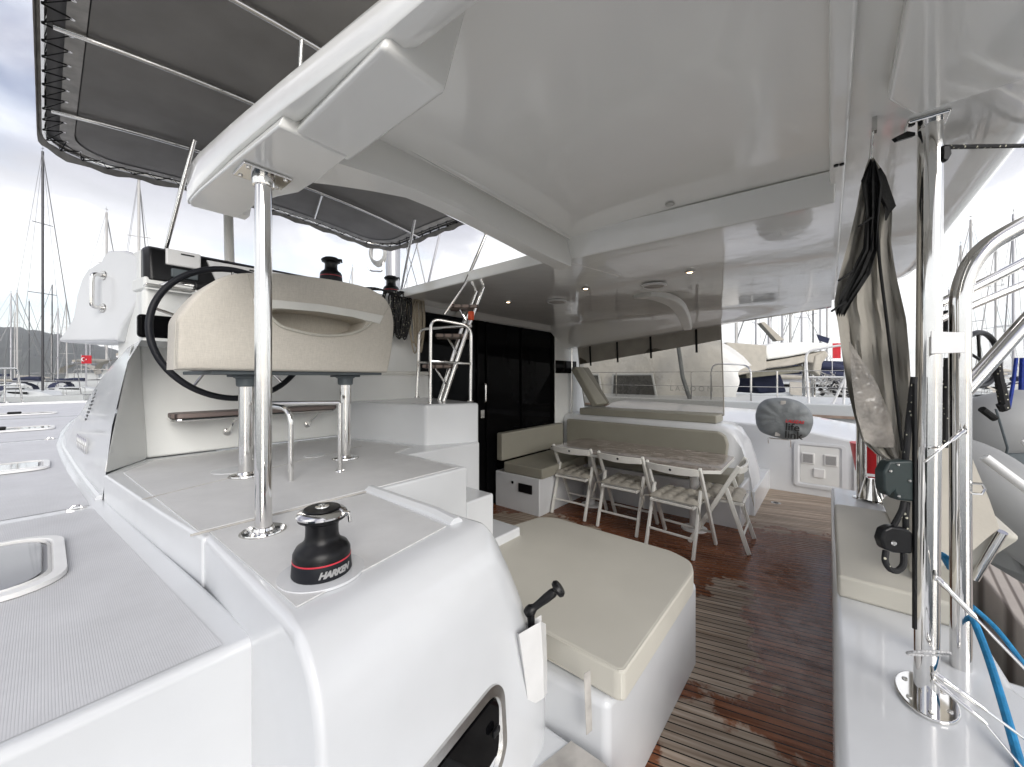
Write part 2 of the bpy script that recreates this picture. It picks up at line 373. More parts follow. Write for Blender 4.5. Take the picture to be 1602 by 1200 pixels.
def thing(name, label, cat, loc=(0, 0, 0), group=None, rz=0):
    o = bpy.data.objects.new(name, None); COL.objects.link(o); o.location = loc; o.rotation_euler = (0, 0, rz)
    o['label'] = label; o['category'] = cat
    if group: o['group'] = group
    return o
def tag(o, label, cat, group=None):
    o['label'] = label; o['category'] = cat
    if group: o['group'] = group
    return o
def struct(o, kind='structure'): o['kind'] = kind; return o
def smoothpath(pts, n=6, closed=False):
    pts = [Vector(p) for p in pts]; out = []; k = len(pts)
    for i in range(k if closed else k-1):
        p0 = pts[(i-1) % k] if closed else pts[max(i-1, 0)]; p1 = pts[i]; p2 = pts[(i+1) % k]; p3 = pts[(i+2) % k] if closed else pts[min(i+2, k-1)]
        for j in range(n):
            t = j/n
            out.append(.5*((2*p1) + (p2-p0)*t + (2*p0-5*p1+4*p2-p3)*t*t + (3*p1-p0-3*p2+p3)*t**3))
    if not closed: out.append(pts[-1])
    return out
def fillet(pts, r, n=6):
    pts = [Vector(p) for p in pts]; out = [pts[0]]
    for i in range(1, len(pts)-1):
        a = (pts[i-1]-pts[i]); b = (pts[i+1]-pts[i]); q = min(r, a.length*.49, b.length*.49)
        p = pts[i]+a.normalized()*q; e_ = pts[i]+b.normalized()*q
        for j in range(n+1):
            t = j/n; out.append(p*(1-t)**2 + pts[i]*2*t*(1-t) + e_*t*t)
    out.append(pts[-1]); return out
def roundrect(x0, x1, y0, y1, r, n=6):
    out = []
    for cx, cy, a0 in ((x1-r, y0+r, -90), (x1-r, y1-r, 0), (x0+r, y1-r, 90), (x0+r, y0+r, 180)):
        for j in range(n+1):
            a = R(a0+90*j/n); out.append((cx+r*math.cos(a), cy+r*math.sin(a)))
    return out
def cushion(name, poly, z0, z1, m, label, group=None, bev=.025, crown=.012):
    """soft cushion: bevelled prism with a slightly domed top"""
    c = Vector((sum(p[0] for p in poly)/len(poly), sum(p[1] for p in poly)/len(poly), z0))
    q_ = fillet([Vector((*p, 0)) for p in poly+poly[:1]], .045, 4)
    mb = MB().prism([(p.x, p.y) for p in q_[:-1]], z0, z1)
    o = mb.build(name, m, loc=c, bev=bev, seg=4)
    return tag(o, label, 'cushion', group)
def text(name, s, size, m, parent, M, ext=.001, bend=None, shear=0, bold=0, spacing=1):
    cu = bpy.data.curves.new(name, 'FONT'); cu.body = s; cu.size = size; cu.extrude = ext; cu.align_x = 'CENTER'; cu.align_y = 'CENTER'; cu.shear = shear; cu.offset = bold; cu.space_character = spacing
    t = bpy.data.objects.new(name, cu); COL.objects.link(t)
    me = bpy.data.meshes.new_from_object(t); COL.objects.unlink(t); bpy.data.objects.remove(t)
    me.materials.clear(); me.materials.append(m)
    for v in me.vertices:
        v.co = bend(v.co) if bend else M @ v.co
    off = wloc(parent)
    for v in me.vertices: v.co = v.co - off
    o = bpy.data.objects.new(name, me); COL.objects.link(o); o.parent = parent
    return o

# ---------------------------------------------------------------- sea, hill, pontoon
SEA = -1.0
struct(MB().add([(-990, -990, SEA), (990, -990, SEA), (990, 990, SEA), (-990, 990, SEA)], [(0, 1, 2, 3)]).build('water', WATER, smooth=False))
HILL = mat('hill_scrub', (.06, .068, .058), .95, noise=(.09, .5, 10))
mb = MB(); rows = []
for k in range(9):
    row = []
    for j in range(241):
        ang = R(-62 + 92*j/240)      # bearing from the bow direction
        dist = 620 + k*38
        h0 = 64 * (0.86 + .12*math.sin(j*.045+1.1) + .05*math.sin(j*.17) + .03*math.sin(j*.41)) * min(1, max(.10, (196-j)/30.))
        prof = (0, .30, .52, .70, .84, .94, 1, .97, .9)[k]
        h = h0*prof + (random.uniform(0, 4.5) if 0 < k < 8 else 0)
        row.append((math.sin(ang)*dist, math.cos(ang)*dist, SEA - .5 + h))
    rows.append(row)
mb.grid(rows)
struct(mb.build('hill', HILL, smooth=False))

# pontoon behind the sterns
pt = MB().box(3.0, 40, -5.2, -1.12, SEA-.4, -.28); struct(pt.build('pontoon', TEAKFAR, bev=.02, seg=1))

# ================================================================= OUR CATAMARAN
CAT = thing('catamaran', 'white sailing catamaran whose helm station, cockpit and hardtop fill the picture', 'catamaran', (3.1, 1.5, SEA))
def part(mb, name, m, **k): return mb.build(name, m, CAT, **k)
ZP, ZD = 1.10, .97

# --- cockpit sole
part(MB().box(1.2, 6.75, -.02, 3.3, -.08, 0), 'cockpit_floor', TEAK, smooth=False)
part(MB().box(4.885, 6.75, -.75, -.0205, -.08, -.001), 'cockpit_floor', TEAK, smooth=False)
part(MB().box(-.9, 7.2, -.45, 8, SEA+.5, -.09), 'bridgedeck', GEL, smooth=False)
# --- port side deck with sheer
def sheer(y): return ZD + max(0, (y-4))*.015
inb = [(1.07, .31), (2.0, .24), (2.88, .175), (4, .13), (5.3, .10), (6.5, .15), (7.6, .24), (8.8, .40), (10, .62), (11.2, .9), (12.4, .75)]
outb = [(1.07, -1.25), (2.0, -1.28), (2.88, -1.3), (4, -1.3), (5.3, -1.28), (6.5, -1.22), (7.6, -1.15), (8.8, -1.02), (10, -.85), (11.2, -.62), (12.4, -.30)]
rows_t, rows_b = [], []
for (y, xi), (_, xo) in zip(inb, outb):
    z = sheer(y)
    rows_t.append([(xo-.03, y, SEA+.1), (xo, y, z-.04), (xo+.03, y, z), (xi+.03, y, z), (xi+.03, y, SEA+.1)])
mb = MB().grid(rows_t)
n0 = len(rows_t)
mb.f.append([0, 1, 2, 3, 4]); b0 = (n0-1)*5; mb.f.append([b0+i for i in range(5)])
part(mb, 'side_deck', GEL, bev=.022, seg=3)
# nonskid fields between the gelcoat joints
fields = [(1.10, 2.72), (2.80, 5.78), (5.86, 8.4), (8.48, 11.6)]
def interp(tab, y):
    for (a, xa), (b, xb) in zip(tab, tab[1:]):
        if a <= y <= b: return xa + (xb-xa)*(y-a)/(b-a)
    return tab[-1][1]
HATCH = [(1.82, 2.33, -.60, .005), (4.12, 4.45, -.62, -.02), (6.75, 7.1, -.6, .03), (9.0, 9.3, -.55, .08)]
for i, (a, b) in enumerate(fields):
    ys = [a + (b-a)*k/8 for k in range(9)]
    L = [(interp(inb, y)-.042, y) for y in ys]; O = [(interp(outb, y)+.10, y) for y in ys]
    rows = [[(O[k][0], ys[k], sheer(ys[k])+.0018), (L[k][0], ys[k], sheer(ys[k])+.0018)] for k in range(9)]
    part(MB().grid(rows), 'nonskid_field', SKID, smooth=False)
# --- deck hatches
for i, (y0, y1, x0, x1) in enumerate(HATCH):
    z = sheer((y0+y1)/2) + .004
    rr = .10 if i == 0 else .06
    o = MB(); O = roundrect(x0-.042, x1+.042, y0-.042, y1+.042, rr+.03); I = roundrect(x0, x1, y0, y1, rr)
    o.grid([[(p[0], p[1], z) for p in O], [(p[0]*.97+I[k][0]*.03, p[1]*.97+I[k][1]*.03, z+.014) for k, p in enumerate(O)], [(p[0]*.35+I[k][0]*.65, p[1]*.35+I[k][1]*.65, z+.016) for k, p in enumerate(O)], [(p[0]*.2+I[k][0]*.8, p[1]*.2+I[k][1]*.8, z+.005) for k, p in enumerate(O)], [(*p, z+.018) for p in I], [(*p, z+.004) for p in I]], closeu=True)
    h = part(o, 'deck_hatch', WHM, ang=25)
    g = MB().prism(roundrect(x0+.012, x1-.012, y0+.012, y1-.012, rr), z+.004, z+.013).build('pane', SMK, h)
    MB().box(x0+.20, x0+.33, (y0+y1)/2-.035, (y0+y1)/2+.035, z+.0135, z+.045).build('handle', BLK, h, bev=.012)
# small chrome pad eyes on the joints
for y in (2.76, 5.82):
    xx = interp(inb, y) - .09
    part(MB().prism([(xx+.035*math.cos(a*.52), y+.013*math.sin(a*.52)) for a in range(12)], sheer(y), sheer(y)+.008).tube([(xx-.02, y, sheer(y)+.006), (xx-.01, y, sheer(y)+.02), (xx+.01, y, sheer(y)+.02), (xx+.02, y, sheer(y)+.006)], .0035, 8), 'pad_eye', STEEL)
# pulpit at the bow
for i, dy in enumerate((0, .02)):
    pass
zb = sheer(12)
part(MB().tube(fillet([(-.62, 11.3, zb), (-.60, 11.3, zb+.66), (-.35, 12.2, zb+.68), (-.28, 12.25, zb)], .12), .016).tube([(-.61, 11.3, zb+.36), (-.33, 12.22, zb+.36)], .013).tube([(-.48, 11.8, zb), (-.47, 11.75, zb+.66)], .014), 'bow_rail', STEEL)
part(MB().box(-.95, .55, 11.62, 11.68, zb-.02, zb+.035), 'toe_rail', WHM, bev=.01)

# --- cabin side wing and lower coachroof side
secs = []
for y, xb, xt, zt in ((2.875, .185, .31, 1.80), (3.3, .165, .30, 1.78), (4, .135, .29, 1.69), (5, .105, .30, 1.52), (6, .125, .33, 1.36), (7, .20, .40, 1.22), (8, .31, .46, 1.13), (8.9, .43, .52, 1.08)):
    zb_ = sheer(y); m_ = (xb+xt)/2 - .03
    secs.append([(xb+.8, y, zb_), (xb, y, zb_), (xb+.004, y, zb_+.03), (xb*.62+xt*.38-.012, y, zb_+(zt-zb_)*.45), (xb*.2+xt*.8-.006, y, zb_+(zt-zb_)*.86), (xt+.02, y, zt), (xt+.8, y, zt)])
part(MB().grid(secs), 'cabin_side', GEL, ang=60)
# kerb along the foot of the cabin side
part(MB().tube(smoothpath([(interp(inb, y)+.005, y, sheer(y)+.004) for y in (2.9, 3.6, 4.4, 5.3, 6.2, 7.2, 8.3)], 4), .018, 8), 'kerb_moulding', GEL)
part(MB().tube(smoothpath([(interp(inb, y)+.025, y, sheer(y)+.02) for y in (2.9, 3.4, 4.0, 4.4)], 4), .005, 6), 'seam_line', GREYD)
# wing between deck edge and helm wall
wing = [(.19, 2.862), (.36, 3.20)]
zt = 1.80
part(MB().add([(.19, 2.862, ZP), (.40, 3.21, ZP), (.362, 3.21, zt), (.30, 2.95, zt-.02), (.26, 3.3, ZP), (.345, 3.35, zt)], [(0, 1, 2, 3), (0, 3, 5, 4), (1, 4, 5, 2), (3, 2, 5), (0, 4, 1)]), 'cabin_wing', GELW, bev=.02)
# vent grille and name badge on the cabin side
cs = lambda y, k: Vector((interp([(2.8, .185), (4, .135), (5, .105), (6, .13)], y)*(1-k) + .30*k - .016*math.sin(k*3.1), y, sheer(y) + (interp([(2.8, 1.80), (3.3, 1.78), (4, 1.69), (5, 1.52)], y)-sheer(y))*k))
mb = MB()
for k in range(9):
    mb.bar(cs(4.03-.05*math.sin(k*.39), .46+k*.036)-Vector((.008, 0, 0)), cs(4.14+.05*math.sin(k*.39), .47+k*.036)-Vector((.008, 0, 0)), .010, .013)
part(mb, 'side_vent', BLK)
mb = MB()
for k in range(6):
    y = 3.62+k*.10
    c = cs(y, .25)-Vector((.014, 0, 0))
    mb.tube([c+Vector((0, .034*math.cos(a*.785), .044*math.sin(a*.785))) for a in range(8)], .007, 6, closed=True)
part(mb, 'chrome_badge', STEEL)

# --- helm platform
plat = [(.31, 1.50), (.27, 1.9), (.19, 2.862), (.36, 3.22), (2.42, 3.22), (2.29, 2.60), (2.13, 2.08), (1.5, 2.1), (1.5, 1.56), (.9, 1.55)]
part(MB().prism(plat, -.08, ZP), 'helm_platform', GEL, bev=.012)
part(MB().prism([(.315, 1.57), (1.45, 1.585), (1.46, 2.2), (1.68, 2.3), (1.50, 3.12), (.42, 3.12), (.26, 2.84)], ZP, ZP+.0035), 'nonskid_field', SKID2, smooth=False)
# joint lines
part(MB().tube([(.29, 1.55, ZP+.002), (.9, 1.55, ZP+.003)], .004, 6).tube([(.25, 2.15, ZP+.004), (1.45, 2.6, ZP+.004)], .002, 6), 'seam_line', HEM)
# stairs down to the cockpit
part(MB().box(1.5, 1.72, 1.56, 2.15, -.08, .90).box(1.72, 1.98, 1.56, 2.15, -.08, .62).box(1.98, 2.26, 1.74, 2.15, -.08, .36).box(2.28, 2.55, 1.72, 2.15, -.08, .2), 'stair', GEL, bev=.012)

# --- foreground coaming block carrying the primary winch
rows = []
def prof(u):
    """profile from the flat top over the rounded shoulder down the after face; u = port..starboard"""
    ytop = .845*(1-u) + .965*u; yf = .70*(1-u) + .83*u
    P = [(1.56, ZP), (1.2, ZP), (ytop+.04, ZP)]
    for k in range(1, 11):
        a = R(90*k/10); P.append((yf + (ytop-yf)*(1-math.sin(a)) , ZP - .22*(1-math.cos(a)))) if False else P.append((ytop - (ytop-yf)*math.sin(a), ZP - .20*(1-math.cos(a))))
    P += [(yf-.006, .80), (yf-.012, .62), (yf-.018, .45), (yf-.03, .1), (yf-.03, -.6)]
    return P
def xst(z): return .965 + (.30*min(1, max(0, (ZP-z)/.62))**.8)
NU = 14
P0 = prof(0)
for k in range(len(P0)):
    row = []
    for j in range(NU+1):
        u = j/NU; y, z = prof(u)[k]
        x0 = .31 if k > 2 else .315; x1 = xst(z)
        # soft plan-view corners on the after face
        if k > 4:
            du = min(u, 1-u)
            if u > .5: y += .085*max(0, 1-du/.16)**2.0*min(1, (k-4)/6)
        row.append((x0+(x1-x0)*u, y, z))
    rows.append(row)
mb = MB().grid(rows)
nr, nc = len(rows), NU+1
mb.f.append([i*nc for i in range(nr)]+[]); mb.f.append([i*nc+NU for i in range(nr)])
b = len(mb.v); mb.v += [Vector((.315, 1.56, -.6)), Vector((xst(-1), 1.56, -.6))]
mb.f[-2] = mb.f[-2]+[b]; mb.f[-1] = mb.f[-1]+[b+1]
mb.f.append([0]+list(range(1, NU+1))+[b+1, b]); mb.f.append([(nr-1)*nc+j for j in range(NU+1)]+[b+1, b])
part(mb, 'coaming', GEL, bev=.02, seg=4)
part(MB().prism([(.345, .888), (.85, .985), (.875, 1.52), (.335, 1.53)], ZP+.001, ZP+.005), 'nonskid_field', SKID2, smooth=False)
part(MB().tube([(.912, 1.56, ZP-.006), (.905, 1.1, ZP-.004), (.895, .985, ZP-.010)], .030, 10), 'coaming_ridge', GEL)
# round plinths (flush discs) under winch and posts
WC = onz(504, 885, ZP+.02)
part(MB().prism([(WC.x+.100*math.cos(R(a*10)), WC.y+.100*math.sin(R(a*10))) for a in range(36)], ZP+.001, ZP+.0075), 'winch_base', GEL, ang=20)
for px, py, r_ in ((362, 737, .085), (492, 714, .06)):
    c = onz(px, py, ZP)
    part(MB().prism([(c.x+r_*math.cos(R(a*10)), c.y+r_*math.sin(R(a*10))) for a in range(36)], ZP+.001, ZP+.006), 'deck_plate', GEL, ang=20)

# portlight in the after face of the coaming
def facey(x, z=.6):
    u = max(0, min(1, (x-.31)/(xst(z)-.31))); y = .70*(1-u)+.83*u
    y -= .006+max(0, .80-z)*.034
    if u > .84: y += .085*(1-(1-u)/.16)**2
    return y
def fpt(x, z, o=0): return Vector((x, facey(x, z)-o, z))
O = roundrect(.37, .895, .43, .695, .08, 8); I = roundrect(.405, .86, .465, .66, .055, 8)
fr = MB().grid([[fpt(*p, -.02) for p in O], [fpt(*p, .008) for p in O], [fpt(p[0]*.3+I[k][0]*.7, p[1]*.3+I[k][1]*.7, .010) for k, p in enumerate(O)], [fpt(*p, .001) for p in I], [fpt(*p, -.02) for p in I]], closeu=True)
h = part(fr, 'portlight', STEELD, ang=30)
J = roundrect(.404, .861, .464, .661, .053, 8)
MB().slab([Vector((p_[0], facey(p_[0])+.012, p_[1])) for p_ in J], (0, -.019, 0)).build('pane', GLS, h)
MB().obox(fpt(.83, .575, .016), Vector((1, .1, 0)).normalized(), Vector((0, 1, 0)), Vector((0, 0, 1)), .016, .006, .010).build('catch', BLK, h, bev=.004)

# --- lower seat base beside the coaming, step and its mat
part(MB().prism([(1.26, .60), (1.45, .585), (2.33, .575), (2.42, .68), (2.42, 1.62), (1.30, 1.7), (1.20, 1.3)], -.08, .448), 'seat_base', GEL, bev=.03, seg=4)
part(MB().box(.2, 1.47, -.9, .62, -.6, -.03), 'transom_step', GEL, bev=.03)
part(MB().prism([(.95, .15), (1.22, .42), (1.22, .9), (.95, .9)], -.5, .28), 'transom_step', GEL, bev=.03)
part(MB().prism([(.96, .45), (1.21, .45), (1.21, .72), (.96, .78)], .2805, .285), 'nonskid_field', HEM, smooth=False)
part(MB().box(-1.25, .32, -.9, 1.3, -.95, -.4), 'transom_step', GEL, bev=.03)

# --- after coaming and bench across the cockpit
part(MB().prism([(1.35, -.62), (1.92, -.62), (2.12, -.50), (4.88, -.46), (4.88, -.012), (1.35, -.012)], -.3, .53), 'aft_coaming', GEL, bev=.035, seg=4)
part(MB().box(1.2, 2.15, -.95, -.66, -.6, .36).box(1.15, 2.2, -1.3, -.96, -.6, .12), 'transom_step', GEL, bev=.05, seg=4)
# --- starboard inner wall with steps
wl = [(6.62, 3.3, 1.0), (6.62, .5, .90), (6.62, -.35, .76), (6.62, -1.3, .62)]
mb = MB(); mb.grid([[(6.62, y, -.3), (6.62, y, z), (7.15, y, z+.10), (7.9, y, z+.12), (8.0, y, -.9)] for _, y, z in wl])
part(mb, 'starboard_wall', GEL, bev=.03)
part(MB().box(5.2, 6.62, .66, 1.6, -.08, .28), 'step', GEL, bev=.012)
# locker panel with two vents and a socket
pf = lambda px, py: onX(px, py, 6.612)
A, B = pf(1252, 708), pf(1313, 757)
y0, y1 = B.y, A.y; z0, z1 = (pf(1252, 755)).z, (pf(1313, 712)).z
z0, z1 = .16, .66
lk = MB(); O = roundrect(y0-.07, y1+.07, z0-.06, z1+.05, .05); I = roundrect(y0, y1, z0, z1, .02)
lk.grid([[(6.62, *p) for p in O], [(6.60, *p) for p in O], [(6.598, p[0]*.4+I[k][0]*.6, p[1]*.4+I[k][1]*.6) for k, p in enumerate(O)], [(6.611, *p) for p in I]], closeu=True)
lp = part(lk, 'locker_panel', GEL, ang=25)
MB().slab([(6.612, *p) for p in I], (-.004, 0, 0)).build('panel', GELW, lp)
yc = (y0+y1)/2
for s in (-1, 1):
    MB().box(6.596, 6.607, yc+s*.12-.07, yc+s*.12+.07, .42, .57).build('vent_frame', WHM, lp, bev=.006)
    MB().box(6.592, 6.5955, yc+s*.12-.052, yc+s*.12+.052, .437, .553).build('vent', LOUV, lp)
MB().box(6.59, 6.607, yc-.06, yc+.06, .25, .37).build('socket', WHM, lp, bev=.02)
lk = MB().slab([(6.62, *p) for p in roundrect(y0-.62, y0-.14, .1, .62, .05)], (-.02, 0, 0))
part(lk, 'locker_panel', GEL, bev=.006)
# floor latch and filler
c = onz(1214, 787, 0)
part(MB().lathe([(.055, .0), (.055, .004), (.03, .006)], c, 24), 'floor_latch', STEELD)
part(MB().lathe([(.03, .006), (.03, .008), (.0, .008)], c, 24), 'floor_latch', BLK)

# --- L-shaped bench bases and coaming behind
part(MB().prism([(3.60, 2.56), (4.64, 2.56), (4.64, .715), (5.22, .715), (5.22, 3.24), (3.60, 3.24)], -.08, .43), 'bench_base', GEL, bev=.015)
ve = onX(833, 759, 3.60)
# little vent panel and knob on the end of the bench base
a = Vector((3.60, 3.0, .30))
part(MB().box(3.585, 3.598, 2.66, 2.86, .235, .34), 'bench_vent', BLK, bev=.004)
part(MB().lathe([(.018, 0), (.018, .012), (.0, .014)], (3.599, 2.95, .33), 16, axis=(-1, 0, 0)), 'bench_latch', STEEL)
def coam():
    prof_ = [(5.22, .0), (5.22, .96), (5.25, 1.0), (5.30, 1.02), (5.78, 1.02), (5.90, .96), (5.98, .5), (5.98, 0)]
    rows = []
    for y, k in ((3.24, 1), (1.15, 1), (.98, .985), (.88, .93), (.80, .80), (.74, .6), (.70, .42), (.66, .1)):
        rows.append([(5.22 if x < 5.24 else x, y, z*k if k > .2 else z*k) for x, z in prof_])
    return MB().grid(rows)
part(coam(), 'bench_coaming', GEL, ang=50)

# --- after bulkhead with the dark sliding door
YB = 3.25
part(MB().box(4.985, 5.9, YB, YB+.1, 0, 2.34).box(2.40, 2.46, YB, YB+.1, 1.1, 2.30).box(2.42, 5.0, YB, YB+.1, 2.285, 2.40), 'bulkhead', GELW, bev=.008)
door = part(MB().box(2.46, 4.983, YB+.03, YB+.07, 0, 2.283), 'sliding_door', GLS, smooth=False)
for x0, x1 in ((2.461, 2.50), (3.30, 3.42), (3.46, 3.50), (4.16, 4.20), (4.93, 4.982)):
    MB().box(x0, x1, YB+.005, YB+.028, .0, 2.282).build('door_frame', GLS, door, bev=.004)
MB().box(2.501, 3.299, YB+.015, YB+.029, 1.66, 1.69).box(3.501, 4.929, YB+.015, YB+.029, 1.66, 1.68).build('door_frame', GLS, door)
c = onY(755, 613, YB)
MB().tube(fillet([(c.x, YB+.0, 1.30), (c.x, YB-.05, 1.30), (c.x, YB-.05, 1.52), (c.x, YB, 1.52)], .03), .014).build('handle', STEEL, door)
MB().box(c.x-.03, c.x+.03, YB-.005, YB+.004, 1.10, 1.20).build('lock', STEELD, door, bev=.004)
part(MB().box(4.99, 5.62, YB-.006, YB+.01, 1.66, 1.86), 'cabin_window', GLS, bev=.002)
# cove where the bulkhead meets the ceiling
rows = []
for x in (2.9, 3.6, 4.4, 4.984, 4.99, 5.4, 5.75):
    dz = max(0, x-5.0)*.35
    rows.append([(x, YB-.001, 2.16-dz*.7 if x > 4.985 else 2.284), (x, YB-.03, 2.29-dz), (x, YB-.09, 2.33-dz), (x, YB-.2, 2.352-dz)])
part(MB().grid(rows), 'ceiling_cove', GEL_LIT, ang=60)

# --- helm wall and console
part(MB().prism([(.365, 3.22), (.30, 3.6), (2.44, 3.6), (2.44, 3.22)], ZP, 2.38), 'helm_wall', GELW, bev=.02)
part(MB().box(1.60, 2.44, 3.08, 3.22, 1.1, 1.62), 'helm_wall_ledge', GELW, bev=.02)
part(MB().tube([(1.60, 3.10, 1.635), (2.43, 3.10, 1.635)], .02, 8), 'ledge_roll', WHP)
part(MB().box(.355, 1.62, 3.06, 3.22, 1.80, 2.12), 'console_box', GELW, bev=.03, seg=4)
part(MB().box(.335, .60, 3.045, 3.10, 1.83, 1.965), 'console_window', GLS, bev=.02)
part(MB().prism([(.37, 3.12), (1.72, 3.12), (1.72, 3.55), (.3, 3.55)], 2.12, 2.20), 'console_shelf', GELW, bev=.015)
bx = MB().prism([(1.77, 2.28), (2.145, 2.10), (2.30, 2.60), (2.43, 3.22), (1.57, 3.19)], .0, 1.40)
part(bx, 'ladder_box', GEL, bev=.02)
# coachroof forward
part(MB().add([(.42, 3.6, 1.7), (6.0, 3.35, 1.7), (6.0, 3.35, 2.30), (.42, 3.6, 2.34), (.6, 8.2, 1.3), (5.8, 8.2, 1.3), (5.6, 7.6, 2.0), (.8, 7.6, 2.0)], [(0,1,2,3), (4,5,6,7), (0,4,7,3), (1,5,6,2), (3,2,6,7), (0,1,5,4)]), 'coachroof', GEL, bev=.08, seg=4)
# overhanging eyebrow (cowl) at the port corner of the coachroof
A_, B_ = Vector((.37, 3.24, 0)), Vector((.02, 4.0, 0))
nrm = Vector((-(B_-A_).y, (B_-A_).x, 0)).normalized()
def onpl(px, py):
    t = (px-CX)/FPX; d = Vector((FX+FY*t, FY-FX*t, (HY-py)/FPX)); o_ = Vector((0, 0, CAMZ))
    k = (A_-o_).dot(nrm)/d.dot(nrm); return o_+d*k
cow = [(168, 391), (190, 390), (217, 400), (216, 470), (193, 508), (182, 534), (130, 535), (88, 535), (100, 519), (113, 498), (119, 462), (127, 435), (136, 421), (148, 413), (157, 408), (162, 399)]
inw = Vector((.16, .10, 0))
cw = MB(); P = [onpl(*q) for q in cow]; c_ = sum(P, Vector())/len(P)
cw.grid([[p+inw*1.6 for p in P], [p+inw*.25 for p in P], [p*.985+c_*.015 for p in P]], closeu=True, caps=True)
part(cw, 'coachroof_cowl', GEL, bev=.015)
# grab handle on the cowl
a, b = onpl(162, 431), onpl(161, 482); out = -nrm if nrm.x > 0 else nrm
if (Vector((0, 0, 0))-A_).dot(out) < 0: out = -out
hd = part(MB().tube(fillet([a, a+out*.055, b+out*.055, b], .03), .012), 'grab_handle', STEEL)
MB().lathe([(.03, 0), (.028, .006), (.0, .007)], a, 20, axis=out).build('flange', STEELD, hd)
MB().lathe([(.03, 0), (.028, .006), (.0, .007)], b, 20, axis=out).build('flange', STEELD, hd)
part(MB().slab([onpl(*q)+inw*1.65 for q in ((183, 534), (218, 500), (218, 545), (150, 545))], inw*2), 'saloon_window', GLS)

# ================================================================= hardtop
H = MB()
ZT = 2.62
roof = lambda m_, name='hardtop', **k: part(m_, name, GEL_LIT, **k)
# upper skin (keeps the sky out), leaving the helm opening
edge = [(.66, -.56), (4.6, -.56), (5.0, -.50), (5.25, -.36), (5.40, -.12), (5.42, 3.3), (2.60, 3.3), (2.60, 1.50), (2.10, 1.42), (1.10, 1.42), (.95, 1.2), (.84, .7), (.75, 0)]
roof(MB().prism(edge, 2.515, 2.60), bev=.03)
# port arm: thin outer lip running forward to a rounded tip
lip = [(.53, 1.885, 2.36, .62), (.45, 1.884, 2.365, .60), (.375, 1.882, 2.37, .58), (.340, 1.872, 2.372, .54), (.334, 1.84, 2.376, .53), (.338, 1.70, 2.378, .55), (.358, 1.4, 2.368, .58), (.382, 1.1, 2.358, .6), (.428, .69, 2.358, .62), (.47, 0, 2.36, .66), (.50, -.56, 2.34, .70)]
rows = []
for i, (x, y, zt_, xi) in enumerate(lip):
    zq = .028*min(1, max(0, (1.85-y)/.5))
    if i < 3: rows.append([(xi, y-.10, 2.514), (x, y-.005, zt_+.004), (x, y, zt_-.01), (x, y, 2.262), (x, y-.004, 2.256), (x, y-.03, 2.255), (x, y-.06, 2.255), (x, y-.09, 2.30), (x, y-.16, 2.36)])
    else: rows.append([(xi+.05, y-(.1 if i < 5 else 0), 2.53), (x+.004, y, zt_+.006), (x, y, zt_-.008), (x, y, 2.262+zq), (x+.003, y, 2.257+zq), (x+.010, y-.004 if i < 5 else y, 2.255+zq), (x+.045, y-(.02 if i < 5 else 0), 2.255+zq), (x+.075, y-(.03 if i < 5 else 0), 2.275+zq), (x+.13, y-(.05 if i < 5 else 0), 2.50)])
roof(MB().grid(rows), ang=40)
# soffit boxes of the arm
def taper(b0, b1, t0, t1, z0, z1):
    (x0, y0), (x1, y1) = b0, b1; (X0, Y0), (X1, Y1) = t0, t1
    return MB().add([(x0, y0, z0), (x1, y0, z0), (x1, y1, z0), (x0, y1, z0), (X0, Y0, z1), (X1, Y0, z1), (X1, Y1, z1), (X0, Y1, z1)], [(0,1,2,3), (4,5,6,7), (0,1,5,4), (1,2,6,5), (2,3,7,6), (3,0,4,7)])
roof(taper((.424, .685), (.590, 1.135), (.52, .655), (.64, 1.14), 2.256, 2.49), bev=.014, seg=3)
pa = [(.385, 1.10), (.57, 1.10), (.575, 1.3), (.57, 1.44), (.535, 1.53), (.506, 1.66), (.500, 1.872), (.352, 1.876), (.339, 1.83), (.342, 1.7), (.362, 1.4)]
MBa = MB().grid([[(x+(.03 if x < .45 else 0), y, 2.33) for x, y in pa], [(x, y, 2.256) for x, y in pa], [(.45+(x-.45)*.97, 1.5+(y-1.5)*.99, 2.250) for x, y in pa]], closeu=True, caps=True)
roof(MBa, bev=.003, seg=2)
# beam along the after edge of the helm opening: arched
rows = []
for k in range(13):
    u = k/12; x = .545 + (2.13-.545)*u
    arch = .07*math.sin(math.pi*min(1, u*1.15)) * (1-u)
    yo = 1.50-.13*min(1, u*4)+ .06*max(0, u-.8)*5*.2
    rows.append([(x, 1.285, 2.515), (x, 1.275, 2.44+arch*.4), (x, 1.265, 2.33+arch), (x, 1.27, 2.305+arch), (x, yo-.03, 2.295+arch), (x, yo, 2.31+arch), (x, yo+.01, 2.40), (x, yo+.01, 2.53)])
roof(MB().grid(rows, caps=True), name='hardtop_beam', ang=30)
# small step inside the beam
roof(MB().tube([(.75, 1.255, 2.50), (2.10, 1.255, 2.48)], .018, 8), name='hardtop_beam')
# fore-and-aft beam face at X 2.13
roof(MB().add([(2.10, -.02, 2.47), (2.16, -.02, 2.352), (2.13, 1.40, 2.352), (2.08, 1.40, 2.50), (2.3, -.02, 2.47), (2.3, 1.4, 2.5), (2.3, -.02, 2.352), (2.3, 1.40, 2.352)], [(0,1,2,3), (4,6,7,5), (0,1,6,4), (3,2,7,5), (1,6,7,2), (0,4,5,3)]), name='hardtop_beam', bev=.008)
roof(MB().prism([(2.08, 1.44), (2.14, 3.3), (2.75, 3.3), (2.75, 1.2), (2.2, 1.3)], 2.350, 2.432), name='hardtop_beam', bev=.012)
